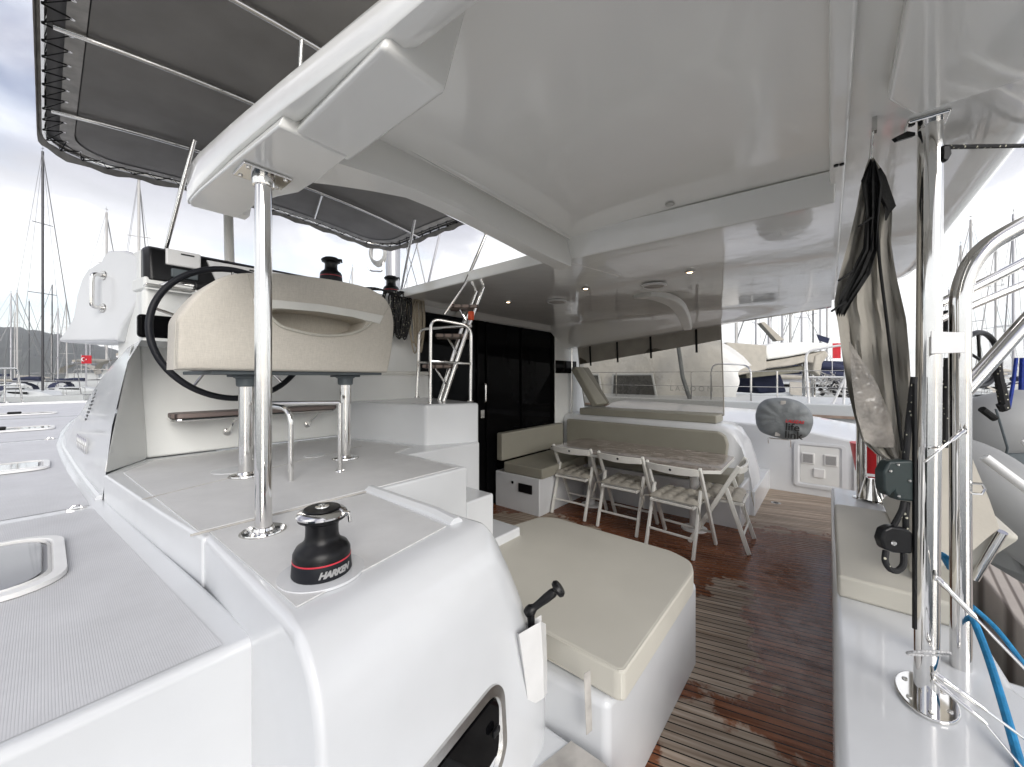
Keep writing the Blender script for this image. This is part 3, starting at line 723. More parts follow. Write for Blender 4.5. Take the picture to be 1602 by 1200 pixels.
# starboard ceiling, falling to the outer edge
rows = []
NX = 26
for j in range(22):
    y = -.02 + 3.27*j/21; row = []
    ze = 2.36 - .093*(y+.12)
    for i in range(NX+1):
        u = i/NX; x = 2.16 + (5.40-2.16)*u
        s = max(0, (u-.76)/.24)
        z = 2.351 + (ze-2.351)*s*s*(3-2*s) + .012*math.sin(u*3.1)*math.sin(y*1.3)
        row.append((x, y, z))
    row.append((5.43, y, ze+.01)); row.append((5.44, y, ze+.08)); row.append((5.42, y, 2.56))
    rows.append(row)
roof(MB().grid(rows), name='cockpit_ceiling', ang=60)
# recessed centre ceiling
rows = []
for j in range(9):
    y = -.03 + 1.32*j/8
    rows.append([(x, y, 2.503 - .02*((x-1.4)/.8)**2 - .012*((y-.6)/.6)**2) for x in [.55+1.6*i/12 for i in range(13)]])
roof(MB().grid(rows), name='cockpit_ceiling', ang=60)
# after panels and grooves
roof(MB().box(.52, 5.33, -.05, .0, 2.42, 2.52), name='hardtop_beam', bev=.012)
rows = []
for k in range(25):
    x = .5 + 4.7*k/24
    ye = -.56 + .22*max(0, (x-4.4)/.8)**2
    rows.append([(x, -.052, 2.462), (x, -.18, 2.455), (x, (ye-.18)/2, 2.452), (x, ye+.1, 2.45), (x, ye+.03, 2.462), (x, ye, 2.49), (x, ye-.008, 2.53)])
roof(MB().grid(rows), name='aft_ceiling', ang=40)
roof(MB().prism([(.5, -.60), (1.66, -.60), (1.69, -.20), (1.55, -.13), (.5, -.12)], 2.398, 2.45), name='aft_ceiling', bev=.012)
# fittings on the ceiling
def ceil_lamp(px, py, z, label):
    c = onz(px, py, z); 
    o = MB().lathe([(.035, 0), (.035, -.006), (.026, -.010), (.022, -.004)], c, 24).build('ceiling_lamp', STEELD, loc=c)
    tag(o, label, 'lamp', 'ceiling spotlights')
    e_ = MB().lathe([(.021, -.004), (.016, -.0075), (.0, -.008)], c, 20).build('lamp_glass', LAMP, o)
LAMP = mat('warm_lamp', (1, .8, .6), .4); p = LAMP.node_tree.nodes['Principled BSDF']; p.inputs['Emission Color'].default_value = (1, .70, .42, 1); p.inputs['Emission Strength'].default_value = 5
ceil_lamp(795, 472, 2.35, 'lit ceiling spotlight nearest the ladder'); ceil_lamp(916, 451, 2.35, 'lit ceiling spotlight in the middle, between the two round speakers'); ceil_lamp(1079, 425, 2.35, 'lit ceiling spotlight nearest the camera, aft of the curved bracket')
def speaker(px, py, label):
    c = onz(px, py, 2.35)
    o = MB().lathe([(.10, 0), (.10, -.010), (.085, -.016), (.078, -.012)], c, 30).build('ceiling_speaker', WHM, loc=c); tag(o, label, 'speaker', 'round ceiling speakers')
    MB().lathe([(.077, -.012), (.04, -.016), (0, -.017)], c, 30).build('grille', HEM, o)
speaker(871, 471, 'round white ceiling speaker nearer the dark door'); speaker(1023, 446, 'round white ceiling speaker beside the curved bracket')
c = onz(1048, 330, 2.45); c.z = 2.486
part(MB().lathe([(.022, 0), (.022, -.006), (0, -.007)], c, 18), 'ceiling_fitting', STEELD)
for q in ((1308, 258), (1317, 256)):
    c = onz(*q, 2.42); part(MB().lathe([(.008, .0), (.008, -.006), (0, -.007)], c, 10), 'ceiling_screw', BLK)
# curved bracket from ceiling to the roof side
c0, c1 = onz(1012, 462, 2.33), at(1085, 514, 5.1)
cw = MB(); rows = []
pts = smoothpath([onz(1003, 462, 2.345), onz(1035, 466, 2.325), onz(1062, 482, 2.27), at(1076, 514, 4.45)], 5)
for i, p_ in enumerate(pts):
    w = .10 - .05*i/len(pts)
    rows.append([p_+Vector((0, -w, .03)), p_+Vector((0, -w*.8, -.02)), p_+Vector((0, w*.8, -.02)), p_+Vector((.05, w, .05))])
part(MB().grid(rows, closeu=True, caps=True), 'roof_bracket', WHP, bev=.01)

# ================================================================= posts
def post(name, base, top, r, label, flange=True, group=None, oval=False):
    t = thing(name, label, 'pole', base, group)
    MB().tube([base, top], r, 32).build('pole', STEEL, t)
    if flange:
        if oval:
            n = 40; P = [(base[0]+.135*math.cos(R(a*9))*.9+.0*math.sin(R(a*9)), base[1]+.075*math.sin(R(a*9))) for a in range(40)]
            MB().prism(P, base[2], base[2]+.012).build('base_plate', STEEL, t, bev=.004)
            for dx, dy in ((-.09, 0), (.09, 0), (.05, .045), (.05, -.045), (-.05, .045), (-.05, -.045)):
                MB().lathe([(.008, .012), (.007, .016), (0, .0165)], (base[0]+dx, base[1]+dy, base[2]), 12).build('screw', STEELD, t)
        else:
            MB().lathe([(.062, 0), (.060, .006), (.032, .008), (.029, .016), (r, .018)], base, 32).build('base_plate', STEEL, t)
            for a in (40, 160, 280):
                MB().lathe([(.005, .006), (.005, .010), (0, .0105)], (base[0]+.046*math.cos(R(a)), base[1]+.046*math.sin(R(a)), base[2]), 10).build('screw', STEELD, t)
    return t
PB = onz(412, 831, ZP+.004)
p1 = post('support_pole', (PB.x, PB.y, ZP+.0035), (PB.x, PB.y, 2.2495), .0245, 'polished steel pole standing in front of the helm seat up to the roof arm')
MB().add([(PB.x+a*.07, PB.y+b_*.055, z) for z in (2.241, 2.2495) for a, b_ in ((-1, -1), (1, -1), (1, 1), (-1, 1))], [(3,2,1,0), (4,5,6,7), (0,1,5,4), (1,2,6,5), (2,3,7,6), (3,0,4,7)]).build('top_plate', STEEL, p1, bev=.012)
MB().lathe([(.0246, -.03), (.03, -.028), (.034, -.008), (.034, 0)], (PB.x, PB.y, 2.241), 28).build('collar', STEEL, p1)
for a, b_ in ((-.052, -.037), (.052, -.037), (.052, .037), (-.052, .037)):
    MB().lathe([(.007, 0), (.006, -.004), (0, -.0045)], (PB.x+a, PB.y+b_, 2.241), 12).build('screw', STEELD, p1)
AP = onz(1449, 1092, .53)
p2 = post('arch_pole', (AP.x, AP.y, .53), (AP.x+.0, AP.y-.01, 2.452), .031, 'thick polished steel pole nearest the camera on an oval base plate', oval=True)
MB().box(AP.x-.05, AP.x+.05, AP.y-.05, AP.y+.05, 2.44, 2.4535).build('top_plate', STEEL, p2, bev=.01)
# second pole bending into the davit
D0 = at(1503, 1062, 1.42)
d = 1.42
pth = [D0, at(1503, 900, d), at(1502, 600, d), at(1502, 450, d), at(1530, 392, d-.02), at(1602, 350, d-.05), at(1750, 285, d-.12)]
dv = thing('davit_arch', 'polished steel davit tube bending aft at the top beside the thick pole', 'davit', tuple(D0))
MB().tube(fillet(pth, .12, 8), .029, 28).build('arch_tube', STEEL, dv)
MB().tube(fillet([at(1470, 475, 1.75), at(1545, 440, 1.7), at(1760, 330, 1.6)], .1), .021, 20).tube([at(1470, 500, 1.75), at(1560, 462, 1.7), at(1760, 380, 1.6)], .016, 16).build('brace_tube', STEEL, dv)
MB().tube([at(1506, 615, 1.42), at(1602, 507, 1.36), at(1760, 340, 1.28)], .024, 24).build('strut_tube', STEEL, dv)
MB().lathe([(.07, 0), (.068, .01), (.034, .014)], D0, 28).build('base_plate', STEEL, dv)
part(MB().box(D0.x-.2, D0.x+.12, D0.y-.22, D0.y+.2, -.2, D0.z-.001), 'stern_plinth', GEL, bev=.04)
MB().tube([at(1518, 756, 1.40), at(1536, 757, 1.38), at(1541, 765, 1.38), at(1536, 773, 1.38), at(1518, 772, 1.40)], .0045, 8).build('hook', STEEL, dv)
tg = MB().obox((at(1457, 536, 1.165)+at(1508, 536, 1.30))/2, (at(1508, 536, 1.30)-at(1457, 536, 1.165)).normalized(), (at(1508, 536, 1.30)-at(1457, 536, 1.165)).normalized().cross(Vector((0, 0, 1))), Vector((0, 0, 1)), (at(1508, 536, 1.30)-at(1457, 536, 1.165)).length/2, .002, .034).build('blank_tag', WTXT, loc=at(1480, 536, 1.25), bev=.002)
tag(tg, 'blank white tag fixed between the two steel poles', 'tag')
# the pair further to starboard
c = Vector((4.60, -.22, .53))
p3 = post('stern_pole', tuple(c), (4.6, -.22, 2.452), .036, 'steel pole at the far end of the aft bench', group='poles at the far end of the aft bench')
c2 = Vector((4.52, -.34, .53))
p4 = post('stern_pole', tuple(c2), (4.52, -.34, 2.45), .028, 'slimmer steel pole close behind the one at the far end of the aft bench', group='poles at the far end of the aft bench')
tag(MB().tube([c+Vector((.0, -.037, .02)), Vector((4.56, -.30, .62)), c2+Vector((.04, 0, .25))], .012, 8).lathe([(.03, 0), (.09, .02), (.05, .2), (.0, .21)], (4.54, -.285, .531), 16).build('pole_bracket', STEEL, loc=(4.54, -.28, .53)), 'steel gusset joining the two far poles at their feet', 'bracket')

# ================================================================= helm station
SEATY = 2.20
seat = thing('helm_chair', 'wide linen-covered helm seat with a slot across its rounded back', 'helm seat', (.9, 2.27, ZP+.0035))
def seatpt(px, py, Y): return onY(px, py, Y)
out = [(274, 578), (275, 545), (277, 498), (284, 487), (305, 462), (328, 443), (352, 430), (380, 426), (430, 426), (480, 431), (530, 438), (575, 448), (600, 462), (612, 478), (617, 500), (616, 530), (612, 560), (607, 583)]
poly = [(q.x, q.z) for q in (seatpt(*a, 2.12) for a in out)]
bk = MB()
sp = [(q.x, q.z) for q in (seatpt(*a, 2.12) for a in [(420, 489), (430, 484), (465, 484), (500, 487), (530, 492), (560, 498), (572, 503), (566, 514), (545, 521), (505, 523), (460, 517), (430, 505)])]
scx = sum(p[0] for p in sp)/len(sp); scz = sum(p[1] for p in sp)/len(sp)
def rayhit(P_, a):
    dx, dz = math.cos(a), math.sin(a); best = 0
    for k in range(len(P_)):
        (x0, z0), (x1, z1) = P_[k], P_[(k+1) % len(P_)]
        ex, ez = x1-x0, z1-z0; den = dx*ez-dz*ex
        if abs(den) < 1e-9: continue
        t_ = ((x0-scx)*ez-(z0-scz)*ex)/den; u_ = ((x0-scx)*dz-(z0-scz)*dx)/den
        if t_ > 0 and -1e-6 <= u_ <= 1+1e-6: best = max(best, t_)
    return scx+dx*best, scz+dz*best
pf_ = fillet([Vector((*q_, 0)) for q_ in poly], .06, 4); fine = []
for k in range(len(pf_)):
    a_, b_ = pf_[k], pf_[(k+1) % len(pf_)]; n_ = max(1, int((b_-a_).length/.05))
    fine += [tuple((a_+(b_-a_)*q_/n_)[:2]) for q_ in range(n_)]
angs = [math.atan2(z-scz, x-scx) for x, z in fine]
so_ = [rayhit(sp, a) for a in angs]
def lerp2(A, B, k): return (A[0]+(B[0]-A[0])*k, A[1]+(B[1]-A[1])*k)
rings = []
for y, k in ((2.29, 1.0), (2.125, 1.0), (2.113, .985), (2.113, .80), (2.114, .40), (2.115, .06), (2.120, .025), (2.135, .004), (2.155, 0.0), (2.30, 0.0), (2.33, .02), (2.345, .06), (2.350, .9)):
    rings.append([(lerp2(o_, i_, k)[0], y, lerp2(o_, i_, k)[1]) for o_, i_ in zip(fine, so_)])
bk.grid(rings, closeu=True, caps=True)
body = bk.build('backrest', LINEN, seat, ang=50)
# strip above the slot and its lip
ls = [seatpt(*a, 2.112) for a in ((395, 467), (440, 470), (500, 476), (550, 484), (600, 494), (593, 507), (550, 496), (500, 488), (440, 483), (398, 482))]
MB().slab(ls, (0, -.008, 0)).build('trim_strip', WHP, seat, bev=.003)
lp = smoothpath([seatpt(*a, 2.108) for a in ((424, 496), (440, 510), (470, 519), (505, 525), (545, 523), (570, 514), (582, 504))], 4)
MB().tube(lp, .008, 8).build('slot_lip', CUSH, seat)
for q_ in (((386, 428), (392, 446), (396, 467)), ((599, 495), (607, 482), (612, 470)), ((276, 500), (274, 540), (273, 576))):
    MB().tube([seatpt(*a, 2.1135) for a in q_], .0022, 6).build('seam', CUSH, seat)
pz = seatpt(274, 578, 2.12).z
MB().prism(roundrect(.47, 1.36, 2.30, 2.76, .08), pz+.001, pz+.13).build('seat_cushion', LINEN, seat, bev=.04, seg=4)
MB().box(.48, 1.34, 2.16, 2.74, pz-.02, pz-.001).build('seat_board', GREYD, seat, bev=.005)
for i, (x, y) in enumerate(((.645, 2.27), (1.166, 2.28))):
    l = MB().tube([(x, y, ZP+.004), (x, y, pz-.06)], .033, 28).build('leg', STEEL, seat)
    MB().lathe([(.072, 0), (.070, .007), (.040, .010), (.036, .02), (.033, .021)], (x, y, ZP+.004), 32).build('flange', STEEL, l)
    MB().lathe([(.036, -.06), (.042, -.055), (.044, -.02), (.055, -.015), (.055, 0)], (x, y, pz-.02), 24).box(x-.07, x+.07, y-.05, y+.05, pz-.032, pz-.0205).build('bracket', GREYD, l, bev=.003)
# grab rail round the seat legs
gr = MB().tube(fillet([onz(455, 752, ZP+.004), (onz(455, 752, ZP+.004)+Vector((0, 0, .345))), Vector((.70, 2.20, ZP+.36))], .08, 8), .0125, 16).build('foot_rail', STEEL, loc=(.8, 2.1, ZP+.0035))
tag(gr, 'bent steel tube rising from the deck under the helm seat', 'rail')
c = onz(532, 737, ZP+.004)
rl = MB().tube([c, c+Vector((0, 0, .36))], .0125, 14).tube([(.70, 2.235, ZP+.365), (c.x, c.y, ZP+.365)], .0115, 14).lathe([(.024, 0), (.022, .005), (.0125, .006)], c, 18).build('cross_rail', STEEL, loc=tuple(c))
tag(rl, 'steel upright with a horizontal bar between the helm seat legs', 'rail')

# steering wheel
WCn = Vector((.765, 2.86, 1.872)); ax = Vector((0, -1, .10)).normalized(); wx = Vector((1, 0, 0)); wy = ax.cross(wx).normalized()
wh = thing('steering_wheel', 'large black-rimmed steering wheel behind the helm seat', 'steering wheel', tuple(WCn))
MB().tube([WCn + (wx*math.cos(2*math.pi*k/72)+wy*math.sin(2*math.pi*k/72))*.405 for k in range(72)], .0175, 14, closed=True).build('rim', RUB, wh)
for k in range(5):
    a = math.pi*2*k/5 + .35
    dd = wx*math.cos(a)+wy*math.sin(a)
    MB().tube([WCn-ax*.05+dd*.04, WCn-ax*.03+dd*.25, WCn+dd*.395], [.012, .009, .008], 10).build('spoke', STEEL, wh)
MB().lathe([(.0, .02), (.035, .02), (.05, .0), (.05, -.06), (.03, -.10), (.03, -.20)], WCn-ax*.03, 24, axis=ax).build('hub', STEELD, wh)

# instrument pod
pod = thing('instrument_pod', 'black instrument pod with grey display covers on the helm console', 'instrument panel', (1.0, 3.3, 2.2))
px0, px1 = .37, 1.70
pr = [(3.11, 2.18), (3.12, 2.33), (3.145, 2.375), (3.19, 2.40), (3.50, 2.40), (3.50, 2.20)]
MB().grid([[(x, y + (.03 if i in (0, 3) else 0), z - (.02 if i in (0, 3) else 0)) for y, z in pr] for i, x in enumerate((px0, px0+.03, px1-.03, px1))], closeu=True, caps=True).build('housing', BLK, pod, bev=.012)
yf = 3.105
MB().box(.465, .635, yf-.006, yf+.02, 2.285, 2.385).build('display_cover', WHM, pod, bev=.010)
MB().box(.49, .62, yf-.008, yf+.02, 2.215, 2.268).build('keypad', GREYD, pod, bev=.006)
MB().add([(.665, yf-.004, 2.355), (1.32, yf-.004, 2.365), (1.32, yf-.004, 2.225), (.72, yf-.004, 2.215)], [(0, 1, 2, 3)]).slab([(.665, yf-.006, 2.355), (1.32, yf-.006, 2.365), (1.32, yf-.006, 2.225), (.72, yf-.006, 2.215)], (0, .02, 0)).build('display_cover', WHM, pod)
MB().box(1.36, 1.62, yf-.008, yf+.02, 2.24, 2.355).build('display_cover', WHM, pod, bev=.01)
MB().box(.535, .60, yf-.0095, yf-.005, 2.358, 2.366).build('printed_mark', KTXT, pod)
MB().box(.90, .97, yf-.009, yf-.005, 2.335, 2.345).build('printed_mark', KTXT, pod)
# throttle levers
th = thing('engine_throttle', 'chrome engine throttle with black knobs on the console beside the wheel', 'throttle', (.56, 3.05, 2.14))
MB().box(.36, .58, 2.98, 3.06, 2.122, 2.135).build('base_plate', STEEL, th, bev=.004)
MB().tube([(.42, 3.03, 2.13), (.47, 2.98, 2.16), (.62, 2.96, 2.15)], .010, 10).tube([(.50, 3.04, 2.13), (.60, 2.99, 2.13), (.82, 2.97, 2.12)], .010, 10).build('lever', STEEL, th)
MB().box(.57, .66, 2.93, 2.99, 2.13, 2.17).box(.60, .70, 3.0, 3.05, 2.02, 2.10).build('knob', BLK, th, bev=.012)

# folding step on the helm wall
st = thing('folding_bench', 'narrow slatted wooden step on steel brackets on the wall under the wheel', 'shelf', (1.0, 3.1, 1.35))
a, b = onY(250, 662, 3.06), onY(510, 648, 3.06)
zs = 1.352
MB().prism(roundrect(.475, 1.47, 2.98, 3.16, .05), zs, zs+.028).build('seat', stripes('slatted_wood', (.03, .02, .018), (.20, .155, .14), 28, (0, 1, 0), .06, .5, .4, .003), st, bev=.006)
MB().tube(fillet([(.49, 3.18, zs-.012), (.485, 3.0, zs-.012), (1.46, 3.0, zs-.012), (1.46, 3.18, zs-.012)], .05), .011, 10).build('frame', STEEL, st)
for x in (.80, 1.33):
    MB().tube([(x, 3.0, zs-.015), (x, 3.205, zs-.13)], .010, 10).lathe([(.026, 0), (.024, .01), (0, .012)], (x, 3.215, zs-.13), 16, axis=(0, -1, 0)).build('bracket', STEEL, st)

# ================================================================= winches
def winch(name, c, s, label, chrome=True, group='winches'):
    t = thing(name, label, 'winch', tuple(c), group)
    def L(prof, nm, m_, par=t): return MB().lathe([(r*s, h*s) for r, h in prof], c, 48).build(nm, m_, par)
    L([(.076, 0), (.078, .004), (.0755, .035), (.0745, .0405)], 'skirt', RUB)
    L([(.0752, .0405), (.0757, .0425), (.0752, .0445)], 'red_ring', mat('red_ring', (.55, .03, .05), .4))
    L([(.0745, .0445), (.074, .060), (.066, .075), (.052, .084), (.045, .094), (.043, .105), (.0425, .128), (.045, .140), (.054, .147), (.062, .149), (.063, .153), (.058, .157)], 'drum', BLK)
    L([(.058, .157), (.066, .158), (.067, .163), (.060, .171), (.040, .176), (.022, .1775)], 'top_cap', STEEL if chrome else BLK)
    L([(.048, .1762), (.046, .1792), (.022, .1805), (.020, .181)], 'cap_disc', BLK)
    tp = L([(.019, .1795), (.018, .184), (.010, .1845), (.009, .176), (0, .176)], 'handle_socket', STEEL)
    a = R(-55)
    d_ = Vector((math.cos(a), math.sin(a), 0))
    q = Vector(c)
    MB().bar(q+d_*.060*s+Vector((0, 0, .165*s)), q+d_*.080*s+Vector((0, 0, .163*s)), .012*s, .012*s).bar(q+d_*.078*s+Vector((0, 0, .168*s)), q+d_*.082*s+Vector((0, 0, .140*s)), .010*s, .007*s).build('stripper_arm', STEEL if chrome else BLK, t, bev=.002*s)
    return t
WS = .90
w1 = winch('winch', (WC.x, WC.y, ZP+.0075), WS, 'black winch with a chrome cap and a red ring in the foreground', group=None)
# lettering bent round the skirt, facing the camera side
def bendf(co):
    a0 = R(-89)
    ang = a0 + co.x/(.0772*WS); r = .0772*WS + co.z + .0002
    return Vector((WC.x + r*math.cos(ang), WC.y + r*math.sin(ang), ZP+.0075+.019*WS+co.y))
text('lettering', 'HARKEN', .0235*WS, GTXT, w1, None, ext=.0006, bend=bendf, shear=.35, bold=.0012*WS, spacing=.90)
c = onY(518, 438, 3.42); c.z = 2.44
part(MB().lathe([(.105, -.08), (.098, 0), (0, 0)], c, 30), 'winch_base', GEL)
winch('winch', tuple(c), 1.22, 'black winch on the coachroof edge above the helm seat back', False, 'winches on the coachroof edge')
c = onY(612, 458, 3.42); c.z = 2.43
part(MB().lathe([(.09, -.08), (.08, 0), (0, 0)], c, 30), 'winch_base', GEL)
winch('winch', tuple(c), 1.05, 'black winch on the coachroof edge behind the hanging black rope', False, 'winches on the coachroof edge')

# rope hanks hanging on the helm wall
def hank(name, c, w, L_, n, r, m_, label, seed, yd=.06):
    rd = random.Random(seed); mb = MB()
    for k in range(n):
        x = c[0] + (rd.random()-.5)*w; y = c[1] - rd.random()*yd; ln = L_*(.72+.28*rd.random()); ww = .022+.03*rd.random()
        pts = [(x-ww, y, c[2]-.02), (x-ww*.9, y-.01, c[2]-ln*.4), (x-ww*.6+(c[0]-x)*.3, y-.01, c[2]-ln*.85), (x+(c[0]-x)*.35, y-.012, c[2]-ln), (x+ww*.7+(c[0]-x)*.3, y-.01, c[2]-ln*.85), (x+ww, y-.015, c[2]-ln*.4), (x+ww*.8, y-.01, c[2]), (x, y-.02, c[2]+.035)]
        mb.tube(smoothpath(pts, 4, True), r, 7, closed=True)
    return tag(mb.build(name, m_, loc=tuple(c)), label, 'rope')
c = onY(616, 452, 3.14)
hank('rope_coil', (c.x-.0, 3.14, 2.36), .30, .42, 17, .0075, ROPEK, 'black flecked rope coiled in a thick hank beside the helm seat', 3)
tag(MB().tube(smoothpath([(c.x-.32, 3.10, 2.37), (c.x-.2, 3.09, 2.385), (c.x-.05, 3.06, 2.35), (c.x+.12, 3.06, 2.30), (c.x+.14, 3.08, 2.1)], 5), .0085, 8).tube(smoothpath([(c.x-.28, 3.06, 2.36), (c.x-.1, 3.05, 2.37), (c.x+.04, 3.05, 2.3), (c.x+.02, 3.06, 1.98)], 5), .0085, 8).build('rope_tail', ROPEK, loc=(c.x, 3.1, 2.3)), 'black rope tail draped over the top of the black hank', 'rope')
c = onY(650, 462, 3.12)
hank('rope_coil', (c.x, 3.12, 2.33), .12, .50, 9, .007, ROPEB, 'beige flecked rope hank hanging left of the ladder', 5, .04)

# winch handle in its pocket
def hp(px, py, o_=0): 
    y = facey(1.0)+.035
    return onY(px, py, y-o_)
pk = thing('handle_pocket', 'white metal winch handle pocket screwed to the after face of the coaming', 'holder', tuple(hp(830, 1040)))
q = [hp(805, 986), hp(846, 962), hp(850, 1085), hp(822, 1105)]
nf = Vector((.18, -1, .02)).normalized()
MB().slab(q, nf*.003).build('back_plate', WHM, pk, bev=.001)
f = [hp(808, 990), hp(832, 1010), hp(848, 984), hp(852, 1080), hp(838, 1103), hp(825, 1106)]
f1 = [hp(806, 987, .004), hp(828, 1005, .05), hp(852, 980, .004)]
MB().grid([[hp(806, 990, .002), hp(812, 992, .052), hp(846, 972, .052), hp(854, 976, .002)], [hp(815, 1045, .002), hp(820, 1048, .05), hp(850, 1035, .05), hp(856, 1035, .002)], [hp(823, 1104, .002), hp(827, 1107, .032), hp(851, 1092, .032), hp(856, 1084, .002)]]).build('pouch', WHM, pk, ang=20)
MB().lathe([(.004, 0), (.003, .003), (0, .003)], hp(811, 988, .003), 10, axis=nf).lathe([(.004, 0), (.003, .003), (0, .003)], hp(820, 995, .003), 10, axis=nf).lathe([(.004, 0), (.003, .003), (0, .003)], hp(823, 975, .003), 10, axis=nf).build('screw', STEELD, pk)
hl = thing('winch_crank', 'black winch handle standing in the white pocket', 'winch handle', tuple(hp(832, 1005, .03)))
a0_, a1_, a2_ = hp(834, 1030, .028), hp(830, 955, .028), hp(872, 922, .10)
MB().tube([a0_, a0_*.5+a1_*.5, a1_], [.013, .012, .014], 14).build('arm', BLK, hl)
ax_ = (a2_-a1_).normalized()
MB().lathe([(0, -.022), (.014, -.02), (.019, -.008), (.019, .006), (.015, .012), (.012, .02), (.013, .04), (.0155, .07), (.0155, (a2_-a1_).length-.02), (.012, (a2_-a1_).length-.01)], a1_, 24, axis=ax_).build('grip', BLK, hl)
MB().lathe([(.012, -.01), (.026, -.005), (.029, .004), (.024, .014), (.018, .016), (0, .016)], a2_, 28, axis=ax_).build('knob', BLK, hl)

# ================================================================= ladder
ld = thing('boarding_ladder', 'steel ladder with three brown wooden treads leading up to the roof', 'ladder', (2.1, 2.6, 1.40))
tp0, tp1 = at(755, 450, 3.42), at(729, 442, 3.45)
s0a, s0b = Vector((1.98, 2.62, 1.40)), Vector((2.05, 2.40, 1.40))
top_a = at(752, 452, 3.42); 
def Lp(px, py, d): return at(px, py, d)
MB().tube([Lp(687, 628, 3.30), Lp(722, 515, 3.34), Lp(747, 450, 3.38)], .017, 12).build('stringer', STEEL, ld)
MB().tube([Lp(694, 628, 3.10), Lp(732, 512, 3.14), Lp(756, 449, 3.18)], .017, 12).build('stringer', STEEL, ld)
for (x0, x1, y_) in ((702, 750, 484), (680, 736, 529), (660, 718, 576)):
    c = at((x0+x1)/2, y_, 3.2); w = (x1-x0)/FPX*3.2
    rx = Vector((FY, -FX, 0)); ff = Vector((FX, FY, 0))
    MB().slab([c-rx*w*.5+ff*.10, c-rx*w*.42-ff*.09, c+rx*w*.5-ff*.07, c+rx*w*.42+ff*.12], (0, 0, .028)).build('tread', TREAD, ld, bev=.008)
    MB().tube([c+rx*w*.15+Vector((0, 0, -.005)), c-rx*w*.02+ff*.02+Vector((0, 0, -.10))] if False else [c-rx*w*.12+Vector((0, 0, -.003)), c+rx*w*.14+Vector((0, 0, -.13))], .009, 8).build('tread_bracket', STEEL, ld)
MB().tube([Lp(695, 492, 3.0), Lp(728, 443, 3.02), Lp(756, 378, 3.02), Lp(775, 333, 3.02)], .012, 12).build('handrail', STEEL, ld)
gd = thing('guard_rail', 'rectangular bent steel guard rail around the foot of the ladder', 'rail', (1.9, 2.4, 1.40))
MB().tube(fillet([Lp(673, 631, 3.02), Lp(674, 498, 3.02), Lp(737, 510, 3.10), Lp(736, 628, 3.12)], .08, 6), .0125, 12).tube([Lp(674, 565, 3.02), Lp(737, 569, 3.10)], .010, 10).build('rail_frame', STEEL, gd)
MB().tube(fillet([Lp(652, 622, 3.36), Lp(656, 515, 3.36), Lp(737, 510, 3.10)], .08, 6), .0125, 12).tube([Lp(653, 567, 3.36), Lp(738, 569, 3.10)], .010, 10).build('rail_frame', STEEL, gd)
for q in ((673, 631, 3.02), (736, 628, 3.12), (652, 622, 3.36)):
    MB().lathe([(.026, 0), (.024, .006), (.013, .008)], Lp(*q), 16).build('flange', STEELD, gd)
tag(MB().box(-.02, .02, -.02, .02, -.035, .035, Matrix.Translation(at(737, 494, 3.05))).build('orange_light', mat('orange_plastic', (.75, .09, .02), .4), loc=at(737, 494, 3.05), bev=.01), 'small orange light clipped to the ladder rail', 'light')

# ================================================================= cushions
bigc = cushion('seat_cushion', [(1.285, .58), (1.30, .555), (2.20, .555), (2.32, .60), (2.38, .72), (2.40, 1.55), (2.34, 1.66), (2.05, 1.72), (1.32, 1.70)], .45, .565, CUSH, 'large beige cushion with rounded corners on the low seat beside the foreground coaming', bev=.022)
pp_ = fillet([Vector((x, y, .561)) for x, y in ((1.291, .575), (1.305, .561), (2.195, .561), (2.31, .606), (2.372, .724), (2.392, 1.548), (2.33, 1.65), (2.05, 1.708), (1.33, 1.69), (1.291, 1.68), (1.291, .575))], .04, 4)
MB().tube(pp_, .0028, 6).build('piping', CUSH, bigc)
MB().tube([Vector((p.x, p.y, .462)) for p in pp_], .0028, 6).build('piping', CUSH, bigc)
for px, py, d_ in ((919, 1060, 1.36), (1045, 992, 1.98)):
    top = at(px, py, d_); L_ = .185 if px < 1000 else .12
    t = MB().slab([top+Vector((-.016, .004, .02)), top+Vector((.014, -.004, .02)), top+Vector((.010, -.014, -L_)), top+Vector((-.020, -.008, -L_))], (0, .002, 0)).build('cushion_strap', HEM, loc=tuple(top))
    tag(t, 'beige strap hanging from the corner of the large beige cushion' if px < 1000 else 'thin pale strap hanging from the long edge of the large beige cushion', 'strap')
cushion('seat_cushion', [(3.60, 2.52), (4.66, 2.52), (4.66, 3.12), (3.60, 3.12)], .43, .55, CUSHD, 'taupe seat cushion on the short bench against the dark door', bev=.03)
cushion('seat_cushion', [(4.67, .74), (5.06, .74), (5.06, 3.12), (4.67, 3.12)], .43, .55, CUSHD, 'long taupe seat cushion behind the dining table', bev=.03)
cushion('back_cushion', [(3.60, 3.125), (5.04, 3.125), (5.04, 3.235), (3.60, 3.235)], .56, .90, CUSHD, 'short taupe back cushion standing in front of the dark door', bev=.04)
bc = MB().slab([(5.10, y, z) for y, z in [(3.12, .56), (.95, .56), (.92, .80), (.95, .90), (1.02, .945), (3.12, .955)]], (.10, 0, 0)).build('back_cushion', CUSHD, loc=(5.15, 2.0, .56), bev=.02, seg=4)
tag(bc, 'long taupe back cushion with a rounded end behind the dining table', 'cushion')
cushion('lounge_cushion', [(5.30, 1.08), (5.72, 1.08), (5.72, 3.02), (5.30, 3.02)], 1.02, 1.12, CUSHD, 'long taupe sunbathing cushion on the ledge under the smoked curtain', bev=.03)
hr = [at(890, 575, 5.75), at(923, 577, 5.95), at(946, 632, 5.6), at(915, 636, 5.4)]
hr = [Vector((5.28, 3.16, 1.72)), Vector((5.72, 3.16, 1.72)), Vector((5.72, 2.78, 1.14)), Vector((5.28, 2.78, 1.14))]
